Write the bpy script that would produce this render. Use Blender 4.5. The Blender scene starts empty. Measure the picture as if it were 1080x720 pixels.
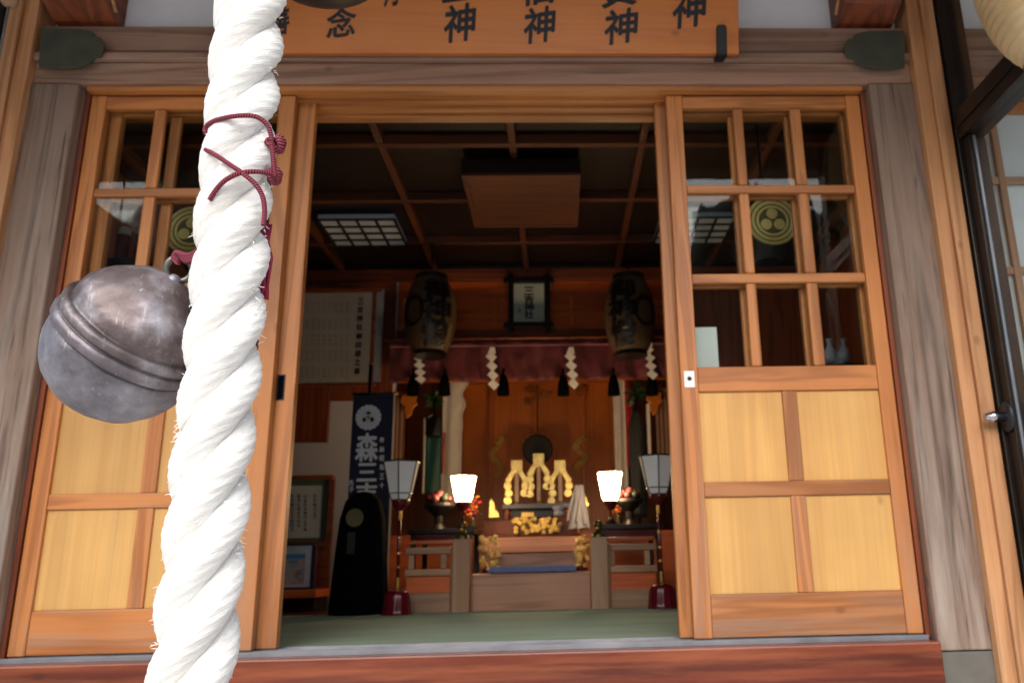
import bpy, math, random
from mathutils import Vector, Matrix, noise
random.seed(7)
PI = math.pi
C = bpy.context.scene.collection
sc = bpy.context.scene

# ---------------------------------------------------------------- camera
F, PITCH, YAW, ROLL = 860.0, 0.262435, 0.039414, -0.022316
CAM = Vector((0.24801, -2.526758, 0.229044)); PX = 79.82
fwd = Vector((math.sin(YAW)*math.cos(PITCH), math.cos(YAW)*math.cos(PITCH), math.sin(PITCH)))
rt = Vector((math.cos(YAW), -math.sin(YAW), 0)); up = rt.cross(fwd)
rt2 = math.cos(ROLL)*rt + math.sin(ROLL)*up; up2 = -math.sin(ROLL)*rt + math.cos(ROLL)*up
cd = bpy.data.cameras.new('camera'); cam = bpy.data.objects.new('camera', cd); C.objects.link(cam)
M = Matrix((rt2, up2, -fwd)).transposed().to_4x4(); M.translation = CAM; cam.matrix_world = M
cd.sensor_width = 36; cd.sensor_fit = 'HORIZONTAL'; cd.lens = F/1080*36; cd.shift_x = -PX/1080
cd.clip_start = 0.02; cd.clip_end = 2000
cd.dof.use_dof = True; cd.dof.focus_distance = 0.93; cd.dof.aperture_fstop = 9.5
sc.camera = cam

def P(u, v, Y):
    """world point seen at photo position (u, v) at depth Y - used to survey the place"""
    d = rt2*((u-540-PX)/F) - up2*((v-360)/F) + fwd
    return CAM + d*((Y-CAM.y)/d.y)
def R4(u0, v0, u1, v1, Y):
    a, b, c, d = P(u0, v0, Y), P(u1, v0, Y), P(u0, v1, Y), P(u1, v1, Y)
    return (a.x+c.x)/2, (b.x+d.x)/2, (c.z+d.z)/2, (a.z+b.z)/2      # x0,x1,z0,z1
def px(u, v, Y):
    return (P(u, v, Y)-CAM).dot(fwd)/F

# ---------------------------------------------------------------- materials
def lin(c):
    return tuple(((x/255)/12.92 if x/255 <= .04045 else ((x/255+.055)/1.055)**2.4) for x in c) + (1,)
def newmat(name):
    m = bpy.data.materials.new(name); m.use_nodes = True
    nt = m.node_tree; b = nt.nodes['Principled BSDF']
    return m, nt, b
def N(nt, t, **kw):
    n = nt.nodes.new(t)
    for k, v in kw.items(): setattr(n, k, v)
    return n
def coords(nt, scale=(1,1,1), src='Object'):
    tc = N(nt, 'ShaderNodeTexCoord'); oi = N(nt, 'ShaderNodeObjectInfo')
    mp = N(nt, 'ShaderNodeMapping'); mp.inputs['Scale'].default_value = scale
    ad = N(nt, 'ShaderNodeVectorMath', operation='ADD')
    ml = N(nt, 'ShaderNodeVectorMath', operation='SCALE'); ml.inputs[0].default_value = (7.3, 5.1, 3.7)
    nt.links.new(oi.outputs['Random'], ml.inputs['Scale'])
    nt.links.new(tc.outputs[src], ad.inputs[0]); nt.links.new(ml.outputs[0], ad.inputs[1])
    nt.links.new(ad.outputs[0], mp.inputs['Vector'])
    return mp.outputs[0]
def noise_n(nt, vec, scale, detail=4, rough=.55, dist=0):
    n = N(nt, 'ShaderNodeTexNoise'); n.inputs['Scale'].default_value = scale
    n.inputs['Detail'].default_value = detail; n.inputs['Roughness'].default_value = rough
    n.inputs['Distortion'].default_value = dist
    nt.links.new(vec, n.inputs['Vector']); return n.outputs['Fac']
def ramp(nt, fac, stops):
    r = N(nt, 'ShaderNodeValToRGB'); e = r.color_ramp.elements
    while len(e) < len(stops): e.new(.5)
    for i, (p, c) in enumerate(stops): e[i].position = p; e[i].color = c
    nt.links.new(fac, r.inputs['Fac']); return r.outputs['Color']
def mix(nt, fac, a, b, mode='MIX'):
    m = N(nt, 'ShaderNodeMix', data_type='RGBA', blend_type=mode)
    for s, v in ((m.inputs['Factor'], fac), (m.inputs[6], a), (m.inputs[7], b)):
        if hasattr(v, 'is_linked'): nt.links.new(v, s)
        else: s.default_value = v
    return m.outputs[2]
def bump(nt, b, h, strength=.3, dist=.002):
    bp = N(nt, 'ShaderNodeBump'); bp.inputs['Strength'].default_value = strength; bp.inputs['Distance'].default_value = dist
    nt.links.new(h, bp.inputs['Height']); nt.links.new(bp.outputs[0], b.inputs['Normal'])
def vlow(nt, z0, z1):
    """1 near the foot of a weathered board, 0 above"""
    g = N(nt, 'ShaderNodeNewGeometry'); s = N(nt, 'ShaderNodeSeparateXYZ'); nt.links.new(g.outputs['Position'], s.inputs[0])
    mr = N(nt, 'ShaderNodeMapRange'); mr.inputs['From Min'].default_value = z1; mr.inputs['From Max'].default_value = z0
    nt.links.new(s.outputs['Z'], mr.inputs['Value']); return mr.outputs[0]
def mul(nt, a, b):
    m = N(nt, 'ShaderNodeMath', operation='MULTIPLY')
    for s, v in ((m.inputs[0], a), (m.inputs[1], b)):
        if hasattr(v, 'is_linked'): nt.links.new(v, s)
        else: s.default_value = v
    m.use_clamp = True
    return m.outputs[0]
_w = {}
def wood(key, light, dark, axis='z', rough=.5, ring=9, weather=None, wamt=.6, wz=None, spec=.5, contrast=1, crack=0):
    k = (key, axis)
    if k in _w: return _w[k]
    m, nt, b = newmat('wood_%s_%s' % k)
    i = 'xyz'.index(axis)
    sA = [ring]*3; sA[i] = ring*.06; sB = [150]*3; sB[i] = 2.5
    vA = coords(nt, sA); vB = coords(nt, sB)
    nA = noise_n(nt, vA, 1, 3, .5, 1.2)
    wv = N(nt, 'ShaderNodeMath', operation='SINE'); t = mul(nt, nA, 1); mm = N(nt, 'ShaderNodeMath', operation='MULTIPLY'); mm.inputs[1].default_value = 30
    nt.links.new(nA, mm.inputs[0]); nt.links.new(mm.outputs[0], wv.inputs[0])
    mr = N(nt, 'ShaderNodeMapRange'); mr.inputs['From Min'].default_value = -1; nt.links.new(wv.outputs[0], mr.inputs['Value'])
    nB = noise_n(nt, vB, 1, 3, .6)
    dk = tuple(light[q]+(dark[q]-light[q])*.55*contrast for q in range(3))
    c1 = ramp(nt, mr.outputs[0], [(0, lin(dk)), (.6, lin(light)), (1, lin(light))])
    c2 = ramp(nt, nB, [(.25, (.86, .85, .84, 1)), (.6, (1, 1, 1, 1))])
    col = mix(nt, .8, c1, c2, 'MULTIPLY')
    vC = coords(nt, (2, 2, 2)); nC = noise_n(nt, vC, 1, 3, .6)
    col = mix(nt, .6, col, ramp(nt, nC, [(.3, (.74, .70, .68, 1)), (.65, (1.05, 1.05, 1.05, 1))]), 'MULTIPLY')
    if weather:
        sW = [26]*3; sW[i] = 1.8
        nW = noise_n(nt, coords(nt, sW), 1, 5, .65)
        f = ramp(nt, nW, [(.42, (0, 0, 0, 1)), (.68, (1, 1, 1, 1))])
        if wz: f = mul(nt, f, vlow(nt, *wz))
        f = mul(nt, f, wamt)
        col = mix(nt, f, col, lin(weather))
    oi = N(nt, 'ShaderNodeObjectInfo')
    col = mix(nt, 1, col, ramp(nt, oi.outputs['Random'], [(0, (.86, .84, .82, 1)), (.5, (1, 1, 1, 1)), (1, (1.06, 1.0, .94, 1))]), 'MULTIPLY')
    if crack:
        sK = [70]*3; sK[i] = 1.6
        nK = noise_n(nt, coords(nt, sK), 1, 4, .6, .6)
        fk = ramp(nt, nK, [(.33, (1, 1, 1, 1)), (.40, (0, 0, 0, 1))])
        col = mix(nt, mul(nt, fk, crack), col, lin((46, 34, 32)))
    vk = N(nt, 'ShaderNodeTexVoronoi'); sV = [5.5]*3; sV[i] = 3.2; nt.links.new(coords(nt, sV), vk.inputs['Vector']); vk.inputs['Scale'].default_value = 1
    fkn = ramp(nt, vk.outputs['Distance'], [(.03, (1, 1, 1, 1)), (.07, (0, 0, 0, 1))])
    col = mix(nt, mul(nt, fkn, .45), col, tuple(q*.45 for q in lin(dark)[:3])+(1,))
    nt.links.new(col, b.inputs['Base Color'])
    rr = N(nt, 'ShaderNodeMapRange'); rr.inputs['To Min'].default_value = rough-.08; rr.inputs['To Max'].default_value = rough+.15
    nt.links.new(nC, rr.inputs['Value']); nt.links.new(rr.outputs[0], b.inputs['Roughness'])
    b.inputs['Specular IOR Level'].default_value = spec
    bump(nt, b, nB, .25, .0015)
    _w[k] = m; return m
_p = {}
def plain(key, col, rough=.6, metal=0, var=.25, scale=8, spec=.5, bmp=0, emit=None, sheen=0):
    if key in _p: return _p[key]
    m, nt, b = newmat(key)
    n = noise_n(nt, coords(nt, (scale,)*3), 1, 5, .6)
    c = lin(col)
    lo = tuple(x*(1-var) for x in c[:3])+(1,); hi = tuple(min(1, x*(1+var*.6)) for x in c[:3])+(1,)
    nt.links.new(ramp(nt, n, [(.3, lo), (.7, hi)]), b.inputs['Base Color'])
    b.inputs['Roughness'].default_value = rough; b.inputs['Metallic'].default_value = metal
    b.inputs['Specular IOR Level'].default_value = spec
    if sheen: b.inputs['Sheen Weight'].default_value = sheen
    if bmp: bump(nt, b, noise_n(nt, coords(nt, (scale*12,)*3), 1, 4, .6), bmp, .002)
    if emit: b.inputs['Emission Color'].default_value = lin(emit[0]); b.inputs['Emission Strength'].default_value = emit[1]
    _p[key] = m; return m

def W_door(a='z'):  return wood('door_cedar', (194, 126, 68), (140, 82, 40), a, .42, 8, (156, 130, 112), .85, (-.05, .75))
def W_panel(a='z'): return wood('pale_panel', (217, 168, 98), (182, 130, 66), a, .5, 4, (196, 156, 100), .3, contrast=.55)
def W_post(a='z'):  return wood('weathered_post', (134, 111, 97), (78, 61, 52), a, .75, 9, (186, 174, 164), .8, (-.7, 2.0), crack=.7)
def W_beam(a='x'):  return wood('weathered_beam', (156, 122, 104), (106, 78, 66), a, .7, 7, (168, 146, 130), .4, crack=.45)
def W_pil(a='z'):   return wood('orange_cedar', (200, 148, 104), (150, 98, 60), a, .55, 7, (218, 180, 140), .6, (-.3, 1.0))
def W_sign(a='x'):  return wood('sign_cedar', (200, 122, 60), (160, 86, 40), a, .3, 4, None, contrast=.5)
def W_sill(a='x'):  return wood('varnished_sill', (114, 51, 31), (70, 28, 17), a, .28, 5, (160, 92, 58), .6)
def W_in(a='z'):    return wood('interior_red_cedar', (132, 66, 34), (84, 36, 18), a, .45, 6)
def W_alt(a='z'):   return wood('altar_cedar', (204, 100, 34), (160, 68, 22), a, .4, 4)
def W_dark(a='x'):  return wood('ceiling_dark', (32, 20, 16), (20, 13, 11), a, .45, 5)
def W_rib(a='x'):   return wood('ceiling_rib', (100, 56, 33), (70, 39, 23), a, .5, 6)
def W_fence(a='x'): return wood('bare_cypress', (170, 136, 110), (138, 104, 80), a, .55, 5)
def W_sanc(a='z'): return wood('golden_cedar', (232, 128, 42), (190, 92, 28), a, .35, 3, contrast=.6)
def W_step(a='x'):  return wood('step_cedar', (178, 132, 108), (130, 88, 66), a, .3, 5)
M_plaster = plain('white_plaster', (236, 240, 248), .9, var=.05, bmp=.1)
M_black = plain('black_lacquer', (14, 13, 14), .35)
M_blackm = plain('black_iron', (26, 27, 30), .45, var=.3)
M_alum = plain('aluminium_rail', (156, 158, 166), .4, .7)
M_bronze = plain('bronze_sash', (46, 39, 35), .35, .5)
M_gold = plain('gilded_metal', (255, 212, 128), .26, .7, .3, 30, bmp=.3)
M_brass = plain('brass', (214, 168, 90), .35, 1)
M_maroon = plain('maroon_lacquer', (92, 14, 30), .25)
M_plum = plain('maroon_silk', (86, 18, 30), .6, var=.35, scale=5, sheen=.3)
M_navy = plain('navy_cloth', (18, 20, 48), .85, sheen=.2)
M_blkcloth = plain('black_cloth', (7, 7, 11), 1, spec=.05)
M_white = plain('white_paper', (226, 224, 222), .85, var=.06)
M_cloth = plain('white_cloth', (210, 202, 194), .9, var=.12)
M_ink = plain('black_ink', (24, 27, 34), .5, var=.35, scale=40)
M_grey = plain('faded_print', (118, 118, 116), .8)
M_teal = plain('teal_silk', (26, 70, 66), .55)
M_leaf = plain('sakaki_leaf', (34, 66, 32), .45, var=.5, scale=40)
M_red = plain('red_silk', (170, 28, 34), .6)
M_orange = plain('orange_gilt', (206, 116, 30), .45, .4)
M_patina = plain('patinated_bronze', (64, 66, 54), .7, .1, .3, 12)
M_chrome = plain('chrome', (200, 200, 205), .15, 1)
M_slate = plain('slate_shoe', (104, 100, 94), .7, var=.2)
M_mat = None

def m_rope():
    m, nt, b = newmat('white_cotton_rope')
    tc = N(nt, 'ShaderNodeTexCoord'); mp = N(nt, 'ShaderNodeMapping'); mp.inputs['Scale'].default_value = (14, 60, 1); mp.inputs['Rotation'].default_value = (0, 0, .5)
    nt.links.new(tc.outputs['UV'], mp.inputs['Vector'])
    n = noise_n(nt, mp.outputs[0], 1, 6, .65); g = noise_n(nt, coords(nt, (9, 9, 9)), 1, 4, .6)
    col = ramp(nt, n, [(.28, (.72, .69, .64, 1)), (.45, (.96, .95, .925, 1))])
    col = mix(nt, .7, col, ramp(nt, g, [(.3, (.92, .90, .87, 1)), (.6, (1, 1, 1, 1))]), 'MULTIPLY')
    nt.links.new(col, b.inputs['Base Color']); b.inputs['Roughness'].default_value = .95
    b.inputs['Sheen Weight'].default_value = .3
    bump(nt, b, n, .6, .004); return m
M_rope = m_rope()
def m_cord():
    m, nt, b = newmat('crimson_braid')
    tc = N(nt, 'ShaderNodeTexCoord'); w = N(nt, 'ShaderNodeTexWave'); w.bands_direction = 'DIAGONAL'
    mp = N(nt, 'ShaderNodeMapping'); mp.inputs['Scale'].default_value = (1, 1, 1); nt.links.new(tc.outputs['UV'], mp.inputs['Vector'])
    w.inputs['Scale'].default_value = 1.1; nt.links.new(mp.outputs[0], w.inputs['Vector'])
    nt.links.new(ramp(nt, w.outputs['Fac'], [(.1, lin((84, 8, 30))), (.55, lin((132, 22, 50))), (1, lin((172, 76, 96)))]), b.inputs['Base Color'])
    b.inputs['Roughness'].default_value = .6; bump(nt, b, w.outputs['Fac'], .8, .002); return m
M_cord = m_cord()
def m_bell():
    m, nt, b = newmat('aged_bell_bronze')
    v = coords(nt, (14, 14, 14)); n = noise_n(nt, v, 1, 6, .65); n2 = noise_n(nt, coords(nt, (90, 90, 90)), 1, 4, .6); n3 = noise_n(nt, coords(nt, (5, 5, 5)), 1, 3, .5)
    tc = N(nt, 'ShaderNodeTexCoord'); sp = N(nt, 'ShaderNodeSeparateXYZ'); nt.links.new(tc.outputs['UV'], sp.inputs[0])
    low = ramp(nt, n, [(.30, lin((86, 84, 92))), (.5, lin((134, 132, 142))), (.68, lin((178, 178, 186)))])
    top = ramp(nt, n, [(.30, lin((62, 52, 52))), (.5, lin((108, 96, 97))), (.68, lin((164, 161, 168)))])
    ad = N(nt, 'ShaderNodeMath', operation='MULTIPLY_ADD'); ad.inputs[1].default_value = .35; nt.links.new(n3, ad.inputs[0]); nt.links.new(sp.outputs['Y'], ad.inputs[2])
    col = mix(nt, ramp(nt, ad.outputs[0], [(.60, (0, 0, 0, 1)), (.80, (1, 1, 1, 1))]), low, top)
    seam = ramp(nt, sp.outputs['Y'], [(0.474, (0, 0, 0, 1)), (0.489, (1, 1, 1, 1)), (0.502, (0, 0, 0, 1)), (0.570, (0, 0, 0, 1)), (0.580, (1, 1, 1, 1)), (0.590, (0, 0, 0, 1)), (0.639, (0, 0, 0, 1)), (0.649, (1, 1, 1, 1)), (0.664, (0, 0, 0, 1))])
    col = mix(nt, mul(nt, seam, .7), col, lin((52, 46, 48)))
    n4 = noise_n(nt, coords(nt, (160, 160, 22)), 1, 3, .6)
    col = mix(nt, mul(nt, ramp(nt, n4, [(.62, (0, 0, 0, 1)), (.72, (1, 1, 1, 1))]), .35), col, lin((188, 186, 184)))
    col = mix(nt, mul(nt, ramp(nt, n2, [(.68, (0, 0, 0, 1)), (.74, (1, 1, 1, 1))]), .55), col, lin((205, 205, 205)))
    nt.links.new(col, b.inputs['Base Color']); b.inputs['Metallic'].default_value = .45
    rr = N(nt, 'ShaderNodeMapRange'); rr.inputs['To Min'].default_value = .27; rr.inputs['To Max'].default_value = .6; nt.links.new(n, rr.inputs['Value'])
    nt.links.new(rr.outputs[0], b.inputs['Roughness']); bump(nt, b, n, .35, .006); return m
M_bell = m_bell()
def m_glass(name, tint=(1, 1, 1, 1), frost=None):
    m = bpy.data.materials.new(name); m.use_nodes = True; nt = m.node_tree
    for n in list(nt.nodes): nt.nodes.remove(n)
    out = N(nt, 'ShaderNodeOutputMaterial'); tr = N(nt, 'ShaderNodeBsdfTransparent'); gl = N(nt, 'ShaderNodeBsdfGlossy'); fr = N(nt, 'ShaderNodeLayerWeight'); mx = N(nt, 'ShaderNodeMixShader')
    tr.inputs['Color'].default_value = tint; gl.inputs['Roughness'].default_value = .015; fr.inputs['Blend'].default_value = .5
    bp = N(nt, 'ShaderNodeBump'); bp.inputs['Strength'].default_value = .04; bp.inputs['Distance'].default_value = .01
    nt.links.new(noise_n(nt, coords(nt, (9, 9, 3)), 1, 2), bp.inputs['Height']); nt.links.new(bp.outputs[0], gl.inputs['Normal'])
    pw = N(nt, 'ShaderNodeMath', operation='POWER'); pw.inputs[1].default_value = 5; nt.links.new(fr.outputs['Facing'], pw.inputs[0])
    ma = N(nt, 'ShaderNodeMath', operation='MULTIPLY_ADD'); ma.inputs[1].default_value = .95; ma.inputs[2].default_value = .018; nt.links.new(pw.outputs[0], ma.inputs[0])
    m2 = ma.outputs[0]
    nt.links.new(m2, mx.inputs[0]); nt.links.new(tr.outputs[0], mx.inputs[1]); nt.links.new(gl.outputs[0], mx.inputs[2])
    nt.links.new(mx.outputs[0], out.inputs[0]); return m
M_glass = m_glass('window_glass', (.93, .95, .94, 1))
M_frost = plain('frosted_glass', (188, 196, 200), .25, var=.06, spec=.6)
def m_mat():
    m, nt, b = newmat('green_felt_carpet')
    n = noise_n(nt, coords(nt, (220, 220, 220)), 1, 3); g = noise_n(nt, coords(nt, (3, 40, 3)), 1, 4)
    c = mix(nt, .5, ramp(nt, n, [(.3, lin((104, 124, 106))), (.7, lin((142, 160, 140)))]), ramp(nt, g, [(.35, lin((106, 128, 108))), (.65, lin((146, 162, 142)))]))
    wv = N(nt, 'ShaderNodeTexWave'); wv.bands_direction = 'Y'; wv.inputs['Scale'].default_value = 9; wv.inputs['Distortion'].default_value = 1.2
    nt.links.new(coords(nt, (1, 1, 1)), wv.inputs['Vector'])
    c = mix(nt, .35, c, ramp(nt, wv.outputs['Fac'], [(0, lin((92, 112, 94))), (.2, lin((140, 156, 138))), (1, lin((146, 160, 142)))]))
    wide = noise_n(nt, coords(nt, (2.2, 5, 2)), 1, 4, .6)
    c = mix(nt, .6, c, ramp(nt, wide, [(.3, (.72, .74, .72, 1)), (.65, (1, 1, 1, 1))]), 'MULTIPLY')
    nt.links.new(c, b.inputs['Base Color']); b.inputs['Roughness'].default_value = .95; bump(nt, b, wv.outputs['Fac'], .4, .004); return m
M_mat = m_mat()
def m_paperlantern():
    m, nt, b = newmat('ribbed_lantern_paper')
    g = noise_n(nt, coords(nt, (6, 6, 6)), 1, 3)
    nt.links.new(ramp(nt, g, [(.3, lin((198, 172, 128))), (.7, lin((222, 202, 160)))]), b.inputs['Base Color'])
    b.inputs['Roughness'].default_value = .7; b.inputs['Transmission Weight'].default_value = 0
    return m
M_lant = m_paperlantern()
M_lantd = plain('aged_lantern_paper', (80, 62, 38), .7, var=.25, scale=14)

# ---------------------------------------------------------------- mesh builder
class MB:
    def __init__(s): s.v = []; s.f = []; s.uv = {}
    def add(s, vs, fs):
        o = len(s.v); s.v += [Vector(v) for v in vs]; s.f += [tuple(i+o for i in f) for f in fs]; return s
    def box(s, x0, x1, y0, y1, z0, z1, M=None):
        vs = [Vector((x, y, z)) for x in (x0, x1) for y in (y0, y1) for z in (z0, z1)]
        if M: vs = [M @ v for v in vs]
        return s.add(vs, [(0, 1, 3, 2), (4, 6, 7, 5), (0, 4, 5, 1), (2, 3, 7, 6), (0, 2, 6, 4), (1, 5, 7, 3)])
    def hexa(s, b):   # 8 corners: 4 bottom ccw, 4 top ccw
        return s.add(b, [(3, 2, 1, 0), (4, 5, 6, 7), (0, 1, 5, 4), (1, 2, 6, 5), (2, 3, 7, 6), (3, 0, 4, 7)])
    def prism(s, poly, d, fn):
        """poly in 2d, fn(a,b,c)->world, extruded c in (0,d)"""
        n = len(poly)
        vs = [fn(a, b, 0) for a, b in poly]+[fn(a, b, d) for a, b in poly]
        return s.add(vs, [tuple(range(n)), tuple(range(2*n-1, n-1, -1))]+[(i, i+n, (i+1) % n+n, (i+1) % n) for i in range(n)])
    def tube(s, pts, r, seg=10, cap=True, uvk=None):
        pts = [Vector(p) for p in pts]; n = len(pts); rs = r if isinstance(r, (list, tuple)) else [r]*n
        o = len(s.v); t0 = (pts[1]-pts[0]).normalized(); nrm = t0.orthogonal().normalized(); L = 0
        for i, p in enumerate(pts):
            t = (pts[min(i+1, n-1)]-pts[max(i-1, 0)]).normalized()
            nrm = (nrm-t*nrm.dot(t)).normalized(); bn = t.cross(nrm)
            for k in range(seg):
                a = 2*PI*k/seg; s.v.append(p+(nrm*math.cos(a)+bn*math.sin(a))*rs[i])
            if uvk:
                if i: L += (p-pts[i-1]).length
                for k in range(seg): s.uv[o+i*seg+k] = (L*uvk, k/seg)
        for i in range(n-1):
            for k in range(seg):
                a, b = o+i*seg+k, o+i*seg+(k+1) % seg
                s.f.append((a, b, b+seg, a+seg))
        if cap:
            s.f.append(tuple(o+k for k in reversed(range(seg)))); s.f.append(tuple(o+(n-1)*seg+k for k in range(seg)))
        return s
    def lathe(s, prof, c=(0, 0, 0), seg=32, M=None, a0=0, a1=2*PI, sx=1, sy=1):
        """profile [(r,z)]"""
        full = abs(a1-a0-2*PI) < 1e-6; n = seg if full else seg+1; o = len(s.v); c = Vector(c)
        for r, z in prof:
            for k in range(n):
                a = a0+(a1-a0)*k/seg; p = Vector((r*math.cos(a)*sx, r*math.sin(a)*sy, z))
                s.v.append((M @ p if M else p)+c)
        for i in range(len(prof)-1):
            for k in range(seg):
                k2 = (k+1) % n
                s.f.append((o+i*n+k, o+i*n+k2, o+(i+1)*n+k2, o+(i+1)*n+k))
        return s
    def ball(s, c, r, seg=12, rings=8, sx=1, sy=1, sz=1, M=None):
        prof = [(max(1e-5, math.sin(PI*i/rings))*r, -math.cos(PI*i/rings)*r*sz) for i in range(rings+1)]
        return s.lathe(prof, c, seg, M, sx=sx, sy=sy)
    def grid(s, fn, nu, nv):
        o = len(s.v)
        for j in range(nv+1):
            for i in range(nu+1): s.v.append(Vector(fn(i/nu, j/nv)))
        for j in range(nv):
            for i in range(nu):
                a = o+j*(nu+1)+i; s.f.append((a, a+1, a+nu+2, a+nu+1))
        return s
    def glyph(s, ch, x, z, w, h, fn, depth=.004, bold=.03, fit=True):
        vs, fs = glyph(ch, .008)
        zs = [v.z for v in vs]; z0 = min(zs); dz = max(1e-6, max(zs)-z0)
        for k, (ox, oz) in enumerate(((0, 0), (bold, 0), (-bold, 0), (0, bold), (0, -bold)) if bold else ((0, 0),)):
            o = len(s.v)
            for v in vs: s.v.append(Vector(fn(x+(v.x-.5+ox)*w, z+(v.y-.5+oz)*h, (v.z-z0)/dz*depth*(1-.06*k))))
            s.f += [tuple(i+o for i in f) for f in fs]
        return s
    def build(s, name, mat, parent=None, smooth=False, bev=0, seg=2, solid=0, sub=0):
        base = Vector((0, 0, 0)); p = parent
        while p is not None: base += p.location; p = p.parent
        me = bpy.data.meshes.new(name); me.from_pydata([tuple(v-base) for v in s.v], [], s.f); me.update()
        if s.uv:
            ul = me.uv_layers.new(name='uv')
            for lp in me.loops: ul.data[lp.index].uv = s.uv.get(lp.vertex_index, (0, 0))
        import bmesh as _bm
        b = _bm.new(); b.from_mesh(me); _bm.ops.recalc_face_normals(b, faces=b.faces); b.to_mesh(me); b.free()
        me.materials.append(mat)
        if smooth:
            for f in me.polygons: f.use_smooth = True
        o = bpy.data.objects.new(name, me); C.objects.link(o)
        if parent is not None: o.parent = parent
        if solid:
            m = o.modifiers.new('solidify', 'SOLIDIFY'); m.thickness = solid; m.offset = 0
        if bev:
            m = o.modifiers.new('bevel', 'BEVEL'); m.width = bev; m.segments = seg; m.limit_method = 'ANGLE'; m.angle_limit = math.radians(40)
        if sub:
            m = o.modifiers.new('sub', 'SUBSURF'); m.levels = sub; m.render_levels = sub
        return o
_g = {}
def glyph(ch, bold):
    if (ch, bold) in _g: return _g[(ch, bold)]
    c = bpy.data.curves.new('g', 'FONT'); c.body = ch; c.size = 1; c.extrude = .05; c.offset = bold; c.resolution_u = 3
    o = bpy.data.objects.new('g', c); C.objects.link(o); bpy.context.view_layer.update()
    dg = bpy.context.evaluated_depsgraph_get(); me = bpy.data.meshes.new_from_object(o.evaluated_get(dg))
    vs = [v.co.copy() for v in me.vertices]; fs = [tuple(p.vertices) for p in me.polygons]
    bpy.data.objects.remove(o); bpy.data.curves.remove(c); bpy.data.meshes.remove(me)
    x0, x1 = min(v.x for v in vs), max(v.x for v in vs); y0, y1 = min(v.y for v in vs), max(v.y for v in vs)
    vs = [Vector(((v.x-x0)/(x1-x0), (v.y-y0)/(y1-y0), v.z)) for v in vs]
    _g[(ch, bold)] = (vs, fs); return vs, fs
def face(Y):   # lettering plane facing the visitor
    return lambda a, b, c: Vector((a, Y-c, b))
def box(x0, x1, y0, y1, z0, z1): return MB().box(x0, x1, y0, y1, z0, z1)
def tag(o, label=None, cat=None, group=None, kind=None):
    if label: o['label'] = label
    if cat: o['category'] = cat
    if group: o['group'] = group
    if kind: o['kind'] = kind
    return o
def thing(name, label, cat, loc=(0, 0, 0), group=None):
    o = bpy.data.objects.new(name, None); C.objects.link(o); o.location = loc; o.empty_display_size = .1
    return tag(o, label, cat, group)

# ---------------------------------------------------------------- setting
tag(box(-120, 120, -90, 60, -1.25, -1.15).build('ground', plain('gravel_ground', (206, 203, 197), .95, var=.15, scale=30, bmp=.4)), kind='structure')
tag(box(-2.3, 2.3, .17, 5.4, -.12, -.02).build('floor', wood('floor_board', (70, 44, 32), (44, 26, 18), 'y', .35, 5)), kind='structure')
carpet = tag(box(-2.0, 2.0, .172, 1.84, -.0197, -.006).build('carpet', M_mat, bev=.003), 'flat sage green carpet just inside the open doorway', 'carpet')

def refl_hillf(i, j):  # unseen hills, added to darken what the door glass reflects
    x = -110+220*i; y = -38-45*j
    return (x, y, -1.3+(15+5*noise.noise(Vector((x*.03, 2.2, y*.03)))+2.2*noise.noise(Vector((x*.2, 1, y*.2)))+(19+5*noise.noise(Vector((x*.45, 4, y*.1)))+3*noise.noise(Vector((x*1.1, 7, y*.2))))*(math.exp(-((x-20)/10)**4)+math.exp(-((x+32)/11)**4)))*min(1, j*1.6)**.7)  # taller rises shaped to stand in the door panes' reflections
tag(MB().grid(refl_hillf, 300, 24).build('reflection_hills', plain('reflection_hill_green', (52, 62, 44), .95, var=.5, scale=.25), smooth=True), kind='structure')
# ---------------------------------------------------------------- shrine building
S = thing('shrine_building', 'timber shrine hall front with weathered posts and white plaster above the doors', 'building', (0, 0, -.3))
for sx in (-1, 1):
    a, b = sorted((sx*1.347, sx*1.505))
    box(a, b, -.05, .14, -.045, 1.815).build('post', W_post(), S, bev=.006)
    box(a+.002, b-.002, -.048, .135, -.35, -.048).build('post_base', M_slate, S, bev=.004)
    a, b = sorted((sx*1.503, sx*1.549)); c, d = sorted((sx*1.550, sx*1.596))
    box(a, b, -.078, .03, -.35, 3.1).build('pilaster', W_pil(), S, bev=.003)
    box(c, d, -.09, .03, -.35, 3.1).build('pilaster', W_pil(), S, bev=.003)
    a, b = sorted((sx*1.331, sx*1.346)); box(a, b, -.005, .14, -.012, 1.812).build('door_jamb', W_in(), S, bev=.002)
MB().box(-1.503, 1.503, -.035, .14, 1.952, 2.047).build('head_beam', W_beam(), S, bev=.004)
MB().prism([(-.035, 1.951), (.14, 1.951), (.14, 1.899), (-.062, 1.899), (-.062, 1.925)], 3.006, lambda a, b, c: Vector((-1.503+c, a, b))).build('head_beam', W_beam(), S, bev=.004)
box(-1.503, 1.503, -.045, .14, 1.8185, 1.897).build('head_beam', W_beam(), S, bev=.005)
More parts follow.
